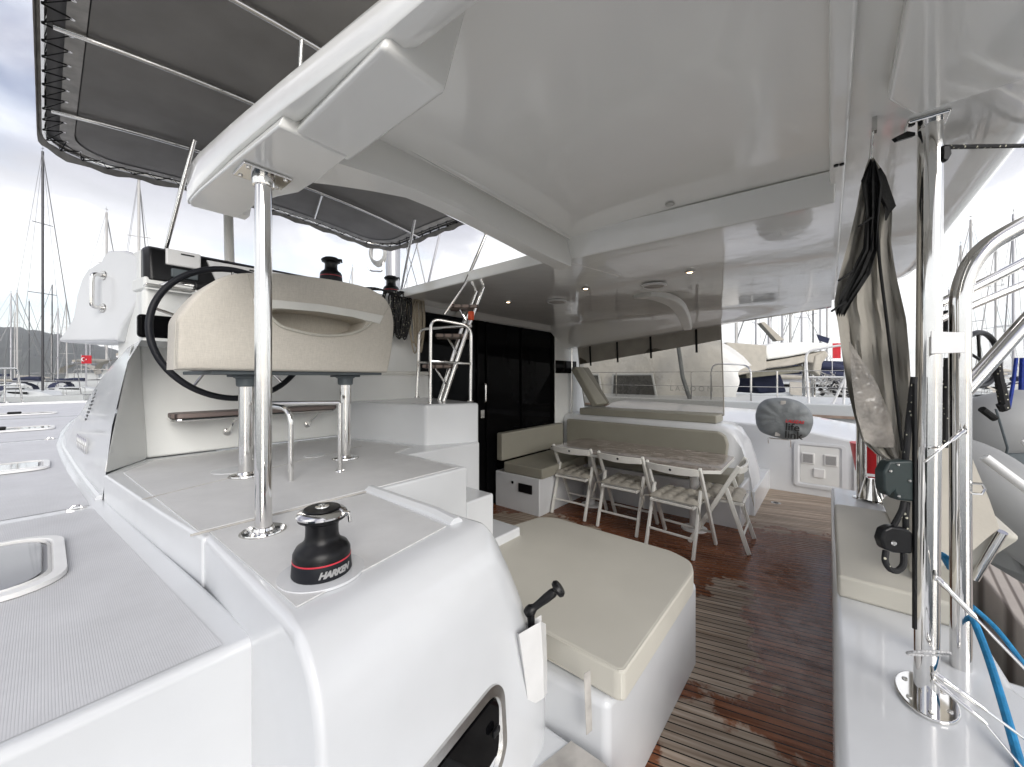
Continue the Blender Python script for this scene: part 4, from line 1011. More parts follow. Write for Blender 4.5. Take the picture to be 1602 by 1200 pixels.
o = MB().slab(hr, (0, -.09, .05)).build('sunbed_headrest', CUSHD, loc=(5.5, 3.0, 1.14), bev=.025, seg=4)
tag(o, 'taupe backrest cushion leaning at the head of the sunbathing cushion', 'cushion')
# after bench cushions
cushion('seat_cushion', [(2.46, -.03), (3.85, -.03), (3.85, -.46), (2.46, -.46)], .53, .635, CUSH, 'pale seat cushion on the aft bench beside the thick steel pole', bev=.03)
o = MB().slab([(2.62, -.30, .64), (4.1, -.30, .64), (4.1, -.52, 1.0), (2.55, -.52, .97)], (0, -.10, -.03)).build('back_cushion', CUSH, loc=(3.2, -.4, .64), bev=.03, seg=4)
tag(o, 'pale back cushion leaning along the aft bench behind the steel poles', 'cushion')
cv = [at(1430, 640, 1.75), at(1478, 612, 1.85), at(1498, 660, 1.8), at(1521, 719, 1.72), at(1548, 782, 1.62), at(1568, 829, 1.58), at(1521, 860, 1.56), at(1470, 885, 1.6), at(1430, 900, 1.65)]
o = MB().slab(cv, Vector((FX, FY, 0))*.03).build('canvas_flap', BEIGEC, loc=tuple(cv[5]), bev=.012)
tag(o, 'beige canvas flap stretched behind the two near steel poles', 'canvas')
s1_ = part(MB().tube([at(1568, 832, 1.60), at(1524, 905, 1.7)], .017, 12), 'flap_strut', STEEL)

# ================================================================= table and chairs
tb = thing('dining_table', 'rectangular glossy brown marbled cockpit table with clipped corners', 'table', (4.35, 1.75, 0))
tp = [(3.98, 2.66), (3.90, 2.45), (3.86, .90), (3.95, .77), (4.72, .79), (4.82, .92), (4.84, 2.60), (4.76, 2.69)]
MB().prism(tp, .712, .742).build('tabletop', TABLE, tb, bev=.004)
MB().prism([(x+(x-4.35)*.008, y+(y-1.72)*.004) for x, y in tp], .708, .738).build('edge_band', WHP, tb)
for y in (1.1, 2.3):
    MB().tube([(4.36, y, .0), (4.36, y, .708)], .045, 24).lathe([(.13, 0), (.125, .012), (.05, .018)], (4.36, y, 0), 30).build('leg', WHM, tb)

def make_chair(label):
    t = thing('folding_chair', label, 'chair', (0, 0, 0), 'white folding chairs round the table')
    w = .238
    def bar2(a, b, ww, hh, nm, m_=WHP, bev=.006): return MB().bar(a, b, ww, hh).build(nm, m_, t, bev=bev, seg=2)
    for s in (-1, 1):
        bar2((s*w, -.17, .775), (s*w, .235, .0), .026, .038, 'leg')
        bar2((s*(w-.028), -.245, .0), (s*(w-.028), .02, .60) if False else (s*(w-.028), -.065, .56), .025, .036, 'leg')
        bar2((s*(w-.05), -.20, .425), (s*(w-.05), .20, .445), .018, .03, 'seat_rail')
    # curved back board
    rows = []
    for k in range(9):
        u = -1+2*k/8; x = u*(w-.008); y = -.168 - .03*(1-u*u)
        lo = .695 + .012*u*u
        rows.append([(x, y+.010, lo), (x, y-.012, lo), (x, y-.018, .765), (x, y+.004, .765)])
    MB().grid(rows, closeu=True, caps=True).build('backrest', WHP, t, bev=.004)
    MB().lathe([(.012, 0), (.010, .003), (0, .003)], (0, -.213, .735), 14, axis=(0, -1, 0)).build('hand_hole', KTXT, t)
    for z, y in ((.16, -.20), ):
        bar2((-(w-.03), y, z), (w-.03, y, z), .016, .022, 'stretcher')
    bar2((-w, .165, .13), (w, .165, .13), .016, .022, 'stretcher')
    bar2((-(w-.05), -.19, .425), (w-.05, -.19, .425), .02, .025, 'stretcher')
    mbb = MB()
    for k in range(6):
        y = -.17+k*.068; mbb.box(-(w-.045), w-.045, y, y+.05, .438+.002*k, .450+.002*k)
    mbb.build('seat', WHP, t, bev=.003)
    # quilted pad tied on
    n = 21; top = []; 
    for i in range(n):
        r_ = []
        for j in range(n):
            u = i/(n-1); v = j/(n-1)
            x = -.215+.43*u; y = -.185+.385*v
            edge_ = min(u, 1-u, v, 1-v)
            hgt = .038*min(1, edge_*7)**.5
            dx = (u*4) % 1-.5; dy = (v*4) % 1-.5
            q_ = abs(math.sin(u*math.pi*4))*abs(math.sin(v*math.pi*4))
            r_.append((x, y, .456+.01*v + hgt*(.35+.65*q_**.45)))
        top.append(r_)
    pdm = MB().grid(top)
    rim = [top[i][0] for i in range(n)] + [top[n-1][j] for j in range(1, n)] + [top[i][n-1] for i in range(n-2, -1, -1)] + [top[0][j] for j in range(n-2, 0, -1)]
    pdm.add([(p_[0]*.99, p_[1]*.99, .452) for p_ in rim], [list(range(len(rim)))])
    pdm.grid([rim, [(p_[0]*.99, p_[1]*.99, .452) for p_ in rim]], closeu=True)
    pd = pdm.build('seat_pad', PAD, t, ang=80)
    for s in (-1, 1):
        tie = MB()
        for k in range(3):
            a = Vector((s*.21, -.185, .455)); e2 = a+Vector((s*(.03+.02*k), -.03-.01*k, -.06-.05*k))
            tie.tube([a, a+Vector((s*.035, -.03, .0)), e2], .0035, 6)
        tie.build('tie', PAD, t)
    return t
PAD = mat('quilted_pad', (.40, .375, .325), .9, noise=(14, .15, 5), bump=(60, .5, .004))
def copy_tree(o, parent=None):
    c = o.copy(); COL.objects.link(c); c.parent = parent
    for ch in [q for q in bpy.data.objects if q.parent == o]: copy_tree(ch, c)
    return c
ch0 = make_chair('white folding chair at the table, nearest the dark door')
# local +Y is the facing direction; chairs 1-3 face starboard (+X)
place = [((4.055, 2.31, 0), -90, 'white folding chair at the table, nearest the dark door'),
         ((4.01, 1.695, 0), -91.5, 'white folding chair with its back to the camera, middle of the three in a row'),
         ((3.865, 1.105, 0), -96, 'white folding chair with its back to the camera, nearest of the three in a row'),
         ((4.235, .815, 0), 2, 'white folding chair turned sideways at the aft end of the table')]
for i, (l, a, lab) in enumerate(place):
    o = ch0 if i == 0 else copy_tree(ch0)
    o.location = l; o.rotation_euler = (0, 0, R(a)); o['label'] = lab; o.scale = (1.03, 1.03, 1.02)

# ================================================================= life ring bag on the starboard rail
BC = onX(1225, 656, 6.5); BC = at(1225, 655, 5.05)
bag = thing('lifebuoy_bag', 'grey covered lifebuoy bag printed life link on the starboard rail', 'bag', tuple(BC - Vector((0, 0, .27))))
nb = (Vector((0, 0, CAMZ))-BC); nb.z = 0; nb.normalize(); nb = (nb*.8+Vector((-1, 0, 0))*.35).normalized(); rb = Vector((0, 0, 1)).cross(nb).normalized()
outl = [(u_*.9, v_*.96) for u_, v_ in [(-.34, -.02), (-.335, .08), (-.29, .19), (-.19, .265), (0, .285), (.17, .25), (.29, .16), (.345, .04), (.335, -.10), (.27, -.22), (.12, -.275), (-.10, -.26), (-.27, -.20), (-.325, -.11)]]
ring = [(u_, v_) for u_, v_ in ((p_.x, p_.y) for p_ in smoothpath([Vector((*q_, 0)) for q_ in outl], 4, True))]
rows = []
for o_, k in ((-.10, .0), (-.10, .6), (-.085, .85), (-.04, .97), (0, 1), (.05, .97), (.09, .86), (.115, .68), (.125, .4), (.118, .1), (.118, .0)):
    rows.append([BC + rb*u_*k + Vector((0, 0, 1))*v_*k + nb*(o_ + .010*math.sin(j*1.1)*(k > .5)) for j, (u_, v_) in enumerate(ring)])
MB().grid(rows, closeu=True).build('cover', GREYC, bag, ang=80)
def bagM(u, v, rot=0):
    Mx = Matrix.Identity(4); Mx.col[0][:3] = rb; Mx.col[1][:3] = (0, 0, 1); Mx.col[2][:3] = nb; Mx.col[3][:3] = BC+rb*u+Vector((0, 0, 1))*v+nb*.131
    return Mx @ Matrix.Rotation(R(rot), 4, 'Z')
text('lettering', 'life', .13, KTXT, bag, bagM(.10, -.095, -3), bold=.002)
text('lettering', 'link', .13, KTXT, bag, bagM(.11, -.195, -3), bold=.002)
text('lettering', 'LALIZAS', .052, RTXT, bag, bagM(.12, -.02, -3), bold=.001, shear=.3)
MB().slab([BC+rb*a_+Vector((0, 0, b_))+nb*(.127 if abs(b_) < .2 else .10) for a_, b_ in ((-.02, .24), (.035, .24), (-.03, -.22), (-.085, -.22))], nb*.004).build('webbing_strip', HEM, bag)
MB().tube(fillet([BC+rb*-.16+nb*.05+Vector((0, 0, -.33)), BC+rb*-.16+nb*.15+Vector((0, 0, -.25)), BC+rb*.08+nb*.15+Vector((0, 0, -.25)), BC+rb*.08+nb*.05+Vector((0, 0, -.36))], .03), .008, 8).build('wire_bracket', STEEL, bag)

# ================================================================= smoked vinyl side curtain
def curt():
    rows = []
    for j in range(23):
        y = 1.06 + 2.06*j/22; zt_ = 2.36-.093*(y+.12)+.01; zb_ = 1.10 + .012*(y-1)
        rows.append([(5.45 + .02*math.sin(y*5+k*.6)*(k/6) + (.20)*(k/8), y, zt_ + (zb_-zt_)*k/8) for k in range(9)])
    return rows
cr = thing('smoked_curtain', 'smoked see-through vinyl curtain hanging behind the dining bench', 'curtain', (5.5, 2.0, 1.1))
rws = curt()
MB().grid(rws).build('vinyl', VINYL, cr, ang=80)
MB().tube([r_[0] for r_ in rws], .012, 8).tube([r_[8] for r_ in rws], .008, 8).tube(list(rws[0]), .007, 8).tube(list(rws[-1]), .007, 8).build('border', TAUPE, cr)
# band of opaque cloth along the top and straps
MB().grid([[Vector(r_[0])+Vector((-.006, 0, 0)), Vector(r_[0])*(1-k_)+Vector(r_[8])*k_+Vector((-.008, 0, 0))] for r_, k_ in [(r_, .16+.12*(i/22)) for i, r_ in enumerate(rws)]]).build('cloth_band', TAUPE, cr)
for y in (1.35, 1.95, 2.45, 2.9):
    zt_ = 2.36-.093*(y+.12)
    MB().slab([(5.44, y-.014, zt_+.02), (5.44, y+.014, zt_+.02), (5.47, y+.014, zt_-.30), (5.47, y-.014, zt_-.30)], (-.003, 0, 0)).build('strap', BLACKC, cr)
tag(MB().tube([(5.36, 3.18, 1.0), (5.36, 3.18, 2.08)], .013, 12).build('stanchion', STEEL, loc=(5.36, 3.18, 1.0)), 'slim steel stanchion at the forward end of the smoked curtain', 'pole')

# ================================================================= rolled curtain hanging by the near pole
tab = [(246, 1360, 1366), (262, 1354, 1378), (290, 1346, 1392), (330, 1339, 1396), (380, 1327, 1394), (430, 1313, 1402), (478, 1304, 1413), (500, 1310, 1418), (560, 1318, 1423), (610, 1326, 1426), (650, 1336, 1427), (690, 1348, 1424), (712, 1372, 1420), (722, 1392, 1414)]
hc = thing('rolled_curtain', 'taupe clear-window curtain gathered and hanging beside the near steel pole', 'curtain', tuple(at(1365, 246, 1.32)))
def crow(y_, a_, b_, o_=0, n_=25):
    return [at(a_+(b_-a_)*k/(n_-1), y_, 1.36 + o_ + .012*math.sin(k*.75+y_*.010)*min(1, (y_-240)/120) + .004*math.sin(k*2.7+y_*.03)*min(1, (y_-240)/160)) for k in range(n_)]
def itab(y_):
    for (a, b_, c_), (d_, e_, f_) in zip(tab, tab[1:]):
        if a <= y_ <= d_: k = (y_-a)/(d_-a); return b_+(e_-b_)*k, c_+(f_-c_)*k
ys_ = [246+476*k/40 for k in range(41)]
fr_ = [crow(y_, *itab(y_)) for y_ in ys_]; bk_ = [crow(y_, *itab(y_), o_=.03) for y_ in ys_]
m3 = MB().grid([f_ + b_[::-1] for f_, b_ in zip(fr_, bk_)], closeu=True, caps=True)
m3.build('cloth', TAUPE, hc, ang=80)
blk = [(250, 1362, 1368), (285, 1347, 1382), (335, 1354, 1376), (390, 1350, 1373), (430, 1330, 1362), (470, 1312, 1335), (492, 1308, 1322)]
m3 = MB()
rows = []
for y_, a_, b_ in blk: rows.append([at(a_+(b_-a_)*k/8, y_+ (4 if k % 2 else -2), 1.315+.01*math.sin(k*2.2+y_)) for k in range(9)])
m3.grid(rows)
rows = []
for y_, a_, b_ in ((268, 1368, 1376), (290, 1374, 1390), (305, 1378, 1396), (322, 1384, 1402), (334, 1384, 1392), (345, 1384, 1387)): rows.append([at(a_+(b_-a_)*k/4, y_, 1.33) for k in range(5)])
m3.grid(rows)
m3.slab([at(1378, 262, 1.32), at(1386, 275, 1.32), at(1402, 322, 1.33), at(1391, 332, 1.33), at(1372, 290, 1.32)], Vector((FX, FY, 0))*.01)
m3.build('black_edging', BLACKC, hc, ang=60)
MB().tube(smoothpath([at(1368, 300, 1.325), at(1375, 400, 1.33), at(1387, 500, 1.32), at(1400, 610, 1.32), at(1412, 705, 1.32)], 6), .0045, 8).build('piping', BLACKC, hc)
m3 = MB().grid([[at(px_, y_, 1.325+.006*math.sin(px_*.3+y_*.05)) for px_ in (a_, (a_*2+b_)/3, (a_+2*b_)/3, b_)] for y_, a_, b_ in ((535, 1328, 1330), (565, 1330, 1350), (600, 1333, 1372), (650, 1340, 1392), (690, 1352, 1400), (700, 1370, 1398))])
m3.build('clear_window', mat('clear_vinyl_folded', (.27, .25, .225), .18, noise=(12, .5, 5), bump=(10, .8, .03)), hc, ang=80)
for q in ((1352, 345), (1320, 430), (1309, 478)):
    MB().tube([at(q[0]+14, q[1]-6, 1.31), at(q[0]-8, q[1]+9, 1.30)], .0035, 6).build('tie', BLACKC, hc)
MB().tube([at(1366, 200, 1.27), at(1362, 248, 1.32)], .004, 8).box(-.012, .012, -.006, .006, -.02, .03, Matrix.Translation(at(1368, 197, 1.275))).build('hanging_hook', STEELD, hc)

# ================================================================= tackle on the near pole
tk = thing('rope_clutch', 'black rope clutch with silver rivets fixed to the near steel pole', 'clutch', tuple(at(1408, 755, 1.16)))
cl = [at(*q_, 1.17) for q_ in ((1392, 722), (1431, 720), (1432, 786), (1404, 783), (1400, 770), (1392, 778), (1384, 768), (1383, 738))]
MB().slab(cl, Vector((FX, FY, 0))*.035).build('housing', mat('dark_green_plastic', (.018, .03, .03), .45, noise=(20, .2)), tk, bev=.008)
MB().lathe([(.0045, 0), (.0035, .003), (0, .003)], at(1405, 727, 1.168), 12, axis=(-FX, -FY, 0)).lathe([(.0045, 0), (.0035, .003), (0, .003)], at(1393, 737, 1.168), 12, axis=(-FX, -FY, 0)).lathe([(.0045, 0), (.0035, .003), (0, .003)], at(1423, 752, 1.168), 12, axis=(-FX, -FY, 0)).lathe([(.0045, 0), (.0035, .003), (0, .003)], at(1406, 776, 1.168), 12, axis=(-FX, -FY, 0)).build('rivet', STEELD, tk)
MB().slab([at(*q_, 1.165) for q_ in ((1431, 600), (1435, 600), (1435, 985), (1431, 985))], Vector((FX, FY, 0))*.008).build('track', BLK, tk)
tk2 = thing('pulley_block', 'black pulley block under the rope clutch on the near steel pole', 'pulley', tuple(at(1404, 848, 1.16)))
pb = [at(*q_, 1.17) for q_ in ((1384, 829), (1396, 824), (1415, 826), (1430, 834), (1429, 868), (1400, 866), (1384, 860), (1379, 845))]
MB().slab(pb, Vector((FX, FY, 0))*.03).build('housing', BLK, tk2, bev=.008)
MB().lathe([(.008, 0), (.006, .004), (0, .004)], at(1398, 850, 1.168), 14, axis=(-FX, -FY, 0)).build('pin', STEEL, tk2)
rp = MB().tube(smoothpath([at(1430, 590, 1.19), at(1424, 640, 1.185), at(1419, 690, 1.18), at(1416, 722, 1.185)], 5), .0085, 9)
tag(rp.build('control_line', ROPEK, loc=tuple(at(1424, 640, 1.18))), 'black flecked line coming down behind the curtain into the rope clutch', 'rope')
rp = MB().tube(smoothpath([at(1414, 785, 1.185), at(1410, 800, 1.18), at(1398, 822, 1.185)], 5), .008, 9)
tag(rp.build('control_line', ROPEK, loc=tuple(at(1410, 800, 1.18))), 'short slanting black flecked run from the clutch to the left of the pulley', 'rope')
rp = MB().tube(smoothpath([at(1419, 785, 1.185), at(1417, 805, 1.18), at(1417, 828, 1.185)], 5), .008, 9)
tag(rp.build('control_line', ROPEK, loc=tuple(at(1416, 800, 1.18))), 'short upright black flecked run between the rope clutch and the pulley', 'rope')
rp = MB().tube(smoothpath([at(1386, 862, 1.18), at(1385, 878, 1.17), at(1392, 890, 1.17), at(1403, 893, 1.17), at(1413, 884, 1.17), at(1414, 866, 1.18)], 6), .0085, 9)
tag(rp.build('control_line', ROPEK, loc=tuple(at(1416, 800, 1.18))), 'black flecked loop of line hanging below the pulley', 'rope')

# guard wires and turnbuckles
def wire(name, pts, r, label, fit=True):
    t = thing(name, label, 'guard wire', tuple(pts[0]), 'guard wires by the near pole')
    MB().tube(pts, r, 8).build('wire', STEEL, t)
    if fit:
        a = Vector(pts[0]); d_ = (Vector(pts[1])-a).normalized()
        MB().lathe([(.003, 0), (.008, .01), (.009, .03), (.006, .045), (.0075, .06), (.0075, .11), (.004, .12)], a, 12, axis=d_).build('turnbuckle', STEEL, t)
        MB().tube([a+Vector((0, 0, .014)), a+Vector((-.012, 0, .004)), a+Vector((-.008, 0, -.012)), a+Vector((.008, 0, -.010)), a+Vector((.012, 0, .006))], .0032, 6, closed=True).build('shackle', STEEL, t)
    return t
wire('guard_wire', [at(1462, 900, 1.17), at(1602, 1045, 1.02), at(1700, 1150, .94)], .0042, 'upper guard wire running down from the near pole')
wire('guard_wire', [at(1458, 1050, 1.17), at(1602, 1155, 1.05), at(1700, 1230, .98)], .0038, 'middle guard wire low on the near pole')
wire('guard_wire', [at(1458, 1062, 1.165), at(1540, 1130, 1.08), at(1640, 1250, .98)], .0034, 'lowest guard wire at the foot of the near pole')
wire('guard_wire', [at(1510, 672, 1.33), at(1485, 692, 1.28), at(1447, 722, 1.16)], .0036, 'short turnbuckle tied between the two near poles')
tag(MB().tube([at(1465+34*math.cos(R(k*10))*1.0-12, 1022+3*math.sin(R(k*10)), 1.19+.035*math.sin(R(k*10))) for k in range(36)], .0035, 8, closed=True).build('lashing', mat('speckled_cord', (.55, .55, .55), .7, noise=(200, .6)), loc=tuple(at(1450, 1022, 1.18))), 'thin speckled cord tied round the foot of the near pole', 'cord')
# blue ropes
bl = MB()
for k in range(5): bl.tube(smoothpath([at(1474+k*3, 868+k*5, 1.5), at(1484+k*2, 876+k*4, 1.46), at(1494, 892+k*5, 1.46), at(1502, 915+k*4, 1.5)], 4), .011, 8)
tag(bl.build('blue_rope', BLUE, loc=tuple(at(1488, 890, 1.48))), 'bunched bright blue rope between the two near poles', 'rope')
tag(MB().tube(smoothpath([at(1515, 950, 1.42), at(1543, 1020, 1.30), at(1570, 1105, 1.17), at(1604, 1225, 1.02)], 6), .011, 10).tube(smoothpath([at(1520, 948, 1.52), at(1560, 985, 1.55), at(1610, 1050, 1.5)], 5), .009, 8).build('mooring_line', BLUE, loc=tuple(at(1545, 1020, 1.35))), 'bright blue mooring line running over the stern at the right edge', 'rope')
tag(MB().tube(smoothpath([at(1590, 560, 2.2), at(1585, 600, 2.2), at(1578, 640, 2.2)], 3), .008, 7).tube([at(1600, 560, 2.2), at(1598, 610, 2.2)], .012, 7).build('davit_line', BLUED, loc=tuple(at(1585, 600, 2.2))), 'dark blue line hanging down to the grey dinghy', 'rope')
for (x, y, z, r_) in ((PB.x, PB.y, ZP+.0035, .066), (.645, 2.27, ZP+.0035, .076), (1.166, 2.28, ZP+.0035, .076), (4.6, -.22, .53, .05)):
    part(MB().lathe([(r_, 0), (r_, .0022), (r_-.006, .003)], (x, y, z-.0002), 36), 'sealant_ring', mat('old_sealant', (.34, .335, .31), .7, noise=(60, .4)))
# pieces of black rope and a wheel beyond the poles
tag(MB().tube(smoothpath([at(1482, 560, 1.7), at(1480, 640, 1.7), at(1478, 700, 1.7)], 4), .012, 8).build('halyard_tail', ROPEK, loc=tuple(at(1481, 620, 1.7))), 'black rope tail hanging between the near poles', 'rope')
w_ = thing('outboard_wheel', 'black winch wheel seen behind the davit tubes', 'wheel', tuple(at(1535, 560, 2.4)))
MB().tube([at(1532+30*math.cos(R(k*12)), 562+42*math.sin(R(k*12)), 2.4+.08*math.cos(R(k*12))) for k in range(30)], .016, 9, closed=True).build('rim', BLK, w_)
MB().tube([at(1505, 545, 2.35), at(1560, 580, 2.45)], .008, 8).tube([at(1530, 522, 2.4), at(1536, 604, 2.4)], .008, 8).build('spoke', BLK, w_)
tag(MB().lathe([(0, 0), (.07, .01), (.08, .06), (.06, .12), (0, .13)], at(1486, 520, 2.2), 20).build('rope_drum', ROPEK, loc=tuple(at(1486, 510, 2.2))), 'black rope drum behind the white tag', 'drum')
tag(MB().tube(smoothpath([at(1565, 600, 2.0), at(1572, 640, 2.0), at(1566, 632, 2.0)], 3), .02, 8).tube([at(1558, 560, 2.0), at(1570, 632, 2.0)], .018, 8).build('dinghy_strop', ROPEK, loc=tuple(at(1566, 600, 2.0))), 'thick black flecked strop holding the grey dinghy', 'rope')
# control line up under the roof
tag(MB().tube([at(1478, 230, 1.25), at(1602, 228, 1.35), at(1750, 225, 1.5)], .007, 8).build('traveller_line', ROPEK, loc=tuple(at(1540, 229, 1.3))), 'black line running aft under the roof edge', 'rope')
tag(MB().slab([at(*q_, 1.24) for q_ in ((1476, 226), (1488, 226), (1491, 240), (1484, 252), (1476, 250))], Vector((FX, FY, 0))*.03).build('line_block', BLK, loc=tuple(at(1482, 238, 1.24)), bev=.006), 'small black block near the top of the near pole', 'pulley')
part(MB().slab([at(*q_, 1.30) for q_ in ((1405, 220), (1432, 212), (1432, 207), (1420, 205), (1400, 215))], Vector((FX, FY, 0))*.012), 'roof_bracket', BLK)

# ================================================================= bimini over the helm
bm_ = thing('helm_bimini', 'dark canvas bimini laced to a steel frame above the helm', 'bimini', (1.25, 2.4, 2.4))
def bz(x, y): return 3.10 + .10*(1-((x-1.25)/1.3)**2) - .03*max(0, y-3.2)
def rr3(ins, rr, dz=0):
    pts = roundrect(-.01+ins, 2.53-ins, .9+ins, 4.02-ins, rr, 8)
    # subdivide long sides
    out_ = []
    for i in range(len(pts)):
        a = Vector(pts[i]); b_ = Vector(pts[(i+1) % len(pts)]); n_ = max(1, int((b_-a).length/.1))
        for k in range(n_): q_ = a+(b_-a)*k/n_; out_.append(q_)
    return [(p_.x, p_.y, bz(p_.x, p_.y)+dz) for p_ in out_]
per = rr3(0, .36)
MB().tube(per, .016, 10, closed=True).build('frame', STEEL, bm_)
# canvas sheet as a cambered grid clipped to the rounded outline
def sheet(ins, rr, dz, th=.006):
    mbx = MB(); N_ = 30
    x0, x1, y0, y1 = -.01+ins, 2.53-ins, .9+ins, 4.02-ins
    rows = []
    for j in range(N_+1):
        y = y0+(y1-y0)*(.5-.5*math.cos(math.pi*j/N_))
        ex = 0
        for yc_, s_ in ((y0+rr, -1), (y1-rr, 1)):
            dd = (y-yc_)*s_
            if dd > 0: ex = rr-math.sqrt(max(0, rr*rr-dd*dd))
        rows.append([(x0+ex+(x1-x0-2*ex)*i/20, y, bz(x0+ex+(x1-x0-2*ex)*i/20, y)+dz) for i in range(21)])
    return mbx.grid(rows)
cvs = sheet(.13, .27, -.004).build('canvas', CANV, bm_, ang=80)
top_ = sheet(-.012, .37, .035).build('top_cover', mat('bimini_top', (.20, .195, .19), .85, noise=(4, .1)), bm_, ang=80)
a_, b_ = rr3(.125, .27, -.012), rr3(.065, .31, -.010)
def resamp(loop, n_):
    loop = [Vector(p_) for p_ in loop]; L_ = [0]
    for i in range(len(loop)): L_.append(L_[-1]+(loop[(i+1) % len(loop)]-loop[i]).length)
    out_ = []
    for k in range(n_):
        s_ = L_[-1]*k/n_; i = max(j for j in range(len(loop)) if L_[j] <= s_ + 1e-9)
        t_ = (s_-L_[i])/max(1e-9, L_[i+1]-L_[i]); out_.append(loop[i].lerp(loop[(i+1) % len(loop)], t_))
    return out_
A2, B2, C2 = resamp(a_, 160), resamp(b_, 160), resamp(per, 160)
MB().grid([A2, B2], closeu=True).build('hem', HEM, bm_, ang=80)
D2 = resamp(rr3(-.014, .37, .036), 160); E2 = resamp(rr3(-.022, .37, -.045), 160)
MB().grid([D2, [p_+Vector((0, 0, .01*math.sin(i*1.7))) for i, p_ in enumerate(E2)]], closeu=True).build('valance', HEM, bm_, ang=80)
lc = MB()
for k in range(0, 160, 2):
    q0 = B2[k]*.7+A2[k]*.3; q1 = C2[(k+1) % 160]+Vector((0, 0, -.018)); q2 = B2[(k+2) % 160]*.7+A2[(k+2) % 160]*.3
    lc.tube([q0, q1], .0035, 5).tube([q1, q2], .0022, 5)
lc.build('lacing', BLACKC, bm_)
ey = MB()
for k in range(0, 160, 2):
    ey.lathe([(.009, 0), (.009, -.003), (.004, -.003)], B2[k]*.7+A2[k]*.3, 8)
ey.build('eyelets', STEELD, bm_)
for y in (1.87, 2.53, 3.33):
    MB().tube([(x, y, bz(x, y)-.028) for x in [.02+2.48*i/12 for i in range(13)]], .0135, 12).build('cross_tube', STEEL, bm_)
MB().tube([(.60, 3.10, bz(.6, 3.1)-.075), (.50, 3.40, 2.40)], .0135, 12).build('strut', STEEL, bm_)
MB().tube([at(1, 1, 1)*0+Vector((2.25, 3.06, bz(2.25, 3.06)-.03)), Vector((2.52, 3.75, 2.36))], .0135, 12).build('strut', STEEL, bm_)
MB().tube([(.91, 3.58, 2.36), (.905, 3.62, 3.08)], [.034, .03], 14).build('strut', WHP, bm_)
MB().tube([(1.66, 3.84, bz(1.66, 3.8)-.03), (1.5, 3.33, bz(1.5, 3.3)-.04)], .012, 10).tube([(.75, 1.87, bz(.75, 1.87)-.03), (.80, 2.1, 2.62)], .012, 10).build('strut', STEEL, bm_)
# our mast and its coiled halyard
ms = thing('own_mast', 'thick pale mast of this boat standing forward of the helm bimini', 'mast', (3.45, 5.25, 2.2))
MB().tube([(3.45, 5.25, 2.0), (3.45, 5.25, 17)], .11, 20).build('mast_tube', ALU, ms)
MB().tube([(3.28, 5.1, 2.0), (3.28, 5.1, 12)], .006, 6).tube([(3.6, 5.1, 2.0), (3.7, 5.2, 12)], .006, 6).tube([(3.75, 4.6, 2.35), (3.5, 5.2, 5)], .010, 6).build('halyards', WIRE, ms)
c = at(590, 395, 5.2)
cb = MB()
for k in range(7): cb.tube([c+Vector((FY, -FX, 0))*(.09+.012*(k % 3))*math.cos(R(a*24))+Vector((0, 0, 1))*(.12+.01*k)*math.sin(R(a*24))+Vector((FX, FY, 0))*.01*k for a in range(15)], .009, 6, closed=True)
tag(cb.build('halyard_coil', mat('white_rope', (.5, .5, .48), .8, noise=(40, .3)), loc=tuple(c)), 'round coil of white halyard hanging beside the mast', 'rope')
tag(MB().tube(fillet([at(576, 418, 5.2), at(580, 424, 5.2), at(598, 425, 5.2), at(600, 410, 5.2)], .03), .012, 8).build('mast_step', STEELD, loc=tuple(at(590, 422, 5.2))), 'steel bracket on the mast under the halyard coil', 'bracket')
for (a, b_, d_, lab) in (((690, 357), (668, 452), 4.6, 'thick pale stay rising from the coachroof'), ((636, 388), (655, 455), 5.5, 'thin stay nearest the mast'), ((656, 372), (632, 450), 5.0, 'thin crossing stay beside the mast')):
    p0 = at(*b_, d_); p1_ = at(*a, d_); 
    tag(MB().tube([p0-(p1_-p0)*.05, p1_+(p1_-p0)*6], .013 if d_ == 4.6 else .006, 8).build('stay', ALU if d_ == 4.6 else WIRE, loc=tuple(p0)), lab, 'stay')

# ================================================================= grey dinghy on the davits
dg_ = thing('grey_dinghy', 'grey inflatable dinghy hanging behind the stern at the right edge', 'dinghy', (4.2, -2.2, .9))
def dpath(dz, off=0):
    return smoothpath([at(1522, 668, 2.35), at(1575, 655, 2.45), at(1660, 650, 2.7), at(1800, 645, 3.2)], 5)
MB().tube(smoothpath([at(1470, 760, 3.0), at(1500, 700, 2.75), at(1560, 668, 2.6), at(1640, 662, 2.6), at(1760, 690, 2.7), at(1900, 740, 2.8)], 6), [.16, .19, .21]+[.22]*28, 28).build('tube', HYP, dg_)
MB().tube(smoothpath([at(1450, 720, 2.5), at(1520, 745, 2.3), at(1600, 808, 2.15), at(1700, 880, 2.1), at(1860, 980, 2.1)], 6), [.17, .18]+[.20]*23, 28).build('tube', HYP, dg_)
MB().tube([at(1558, 640, 2.37), at(1576, 700, 2.36), at(1570, 740, 2.45)], .006, 6).build('seam_tape', GREYD, dg_)
MB().slab([at(*q_, 2.42) for q_ in ((1540, 715), (1700, 700), (1800, 830), (1600, 800))], Vector((FX, FY, 0))*.06).build('floor', GREYD, dg_)
MB().tube([at(1540, 715, 2.0), at(1620, 775, 1.9)], .022, 14).tube([at(1600, 690, 2.0), at(1640, 730, 1.9)], .012, 10).build('oar', WHM, dg_)
MB().tube([at(1536, 640, 2.2), at(1556, 655, 2.2)], .018, 8).build('grab_patch', BLACKC, dg_)
MB().slab([at(*q_, 2.25) for q_ in ((1560, 825), (1620, 860), (1700, 900), (1700, 960), (1600, 900))], Vector((FX, FY, 0))*.2).build('keel', mat('dinghy_keel', (.30, .31, .31), .5, noise=(3, .2)), dg_, bev=.02)

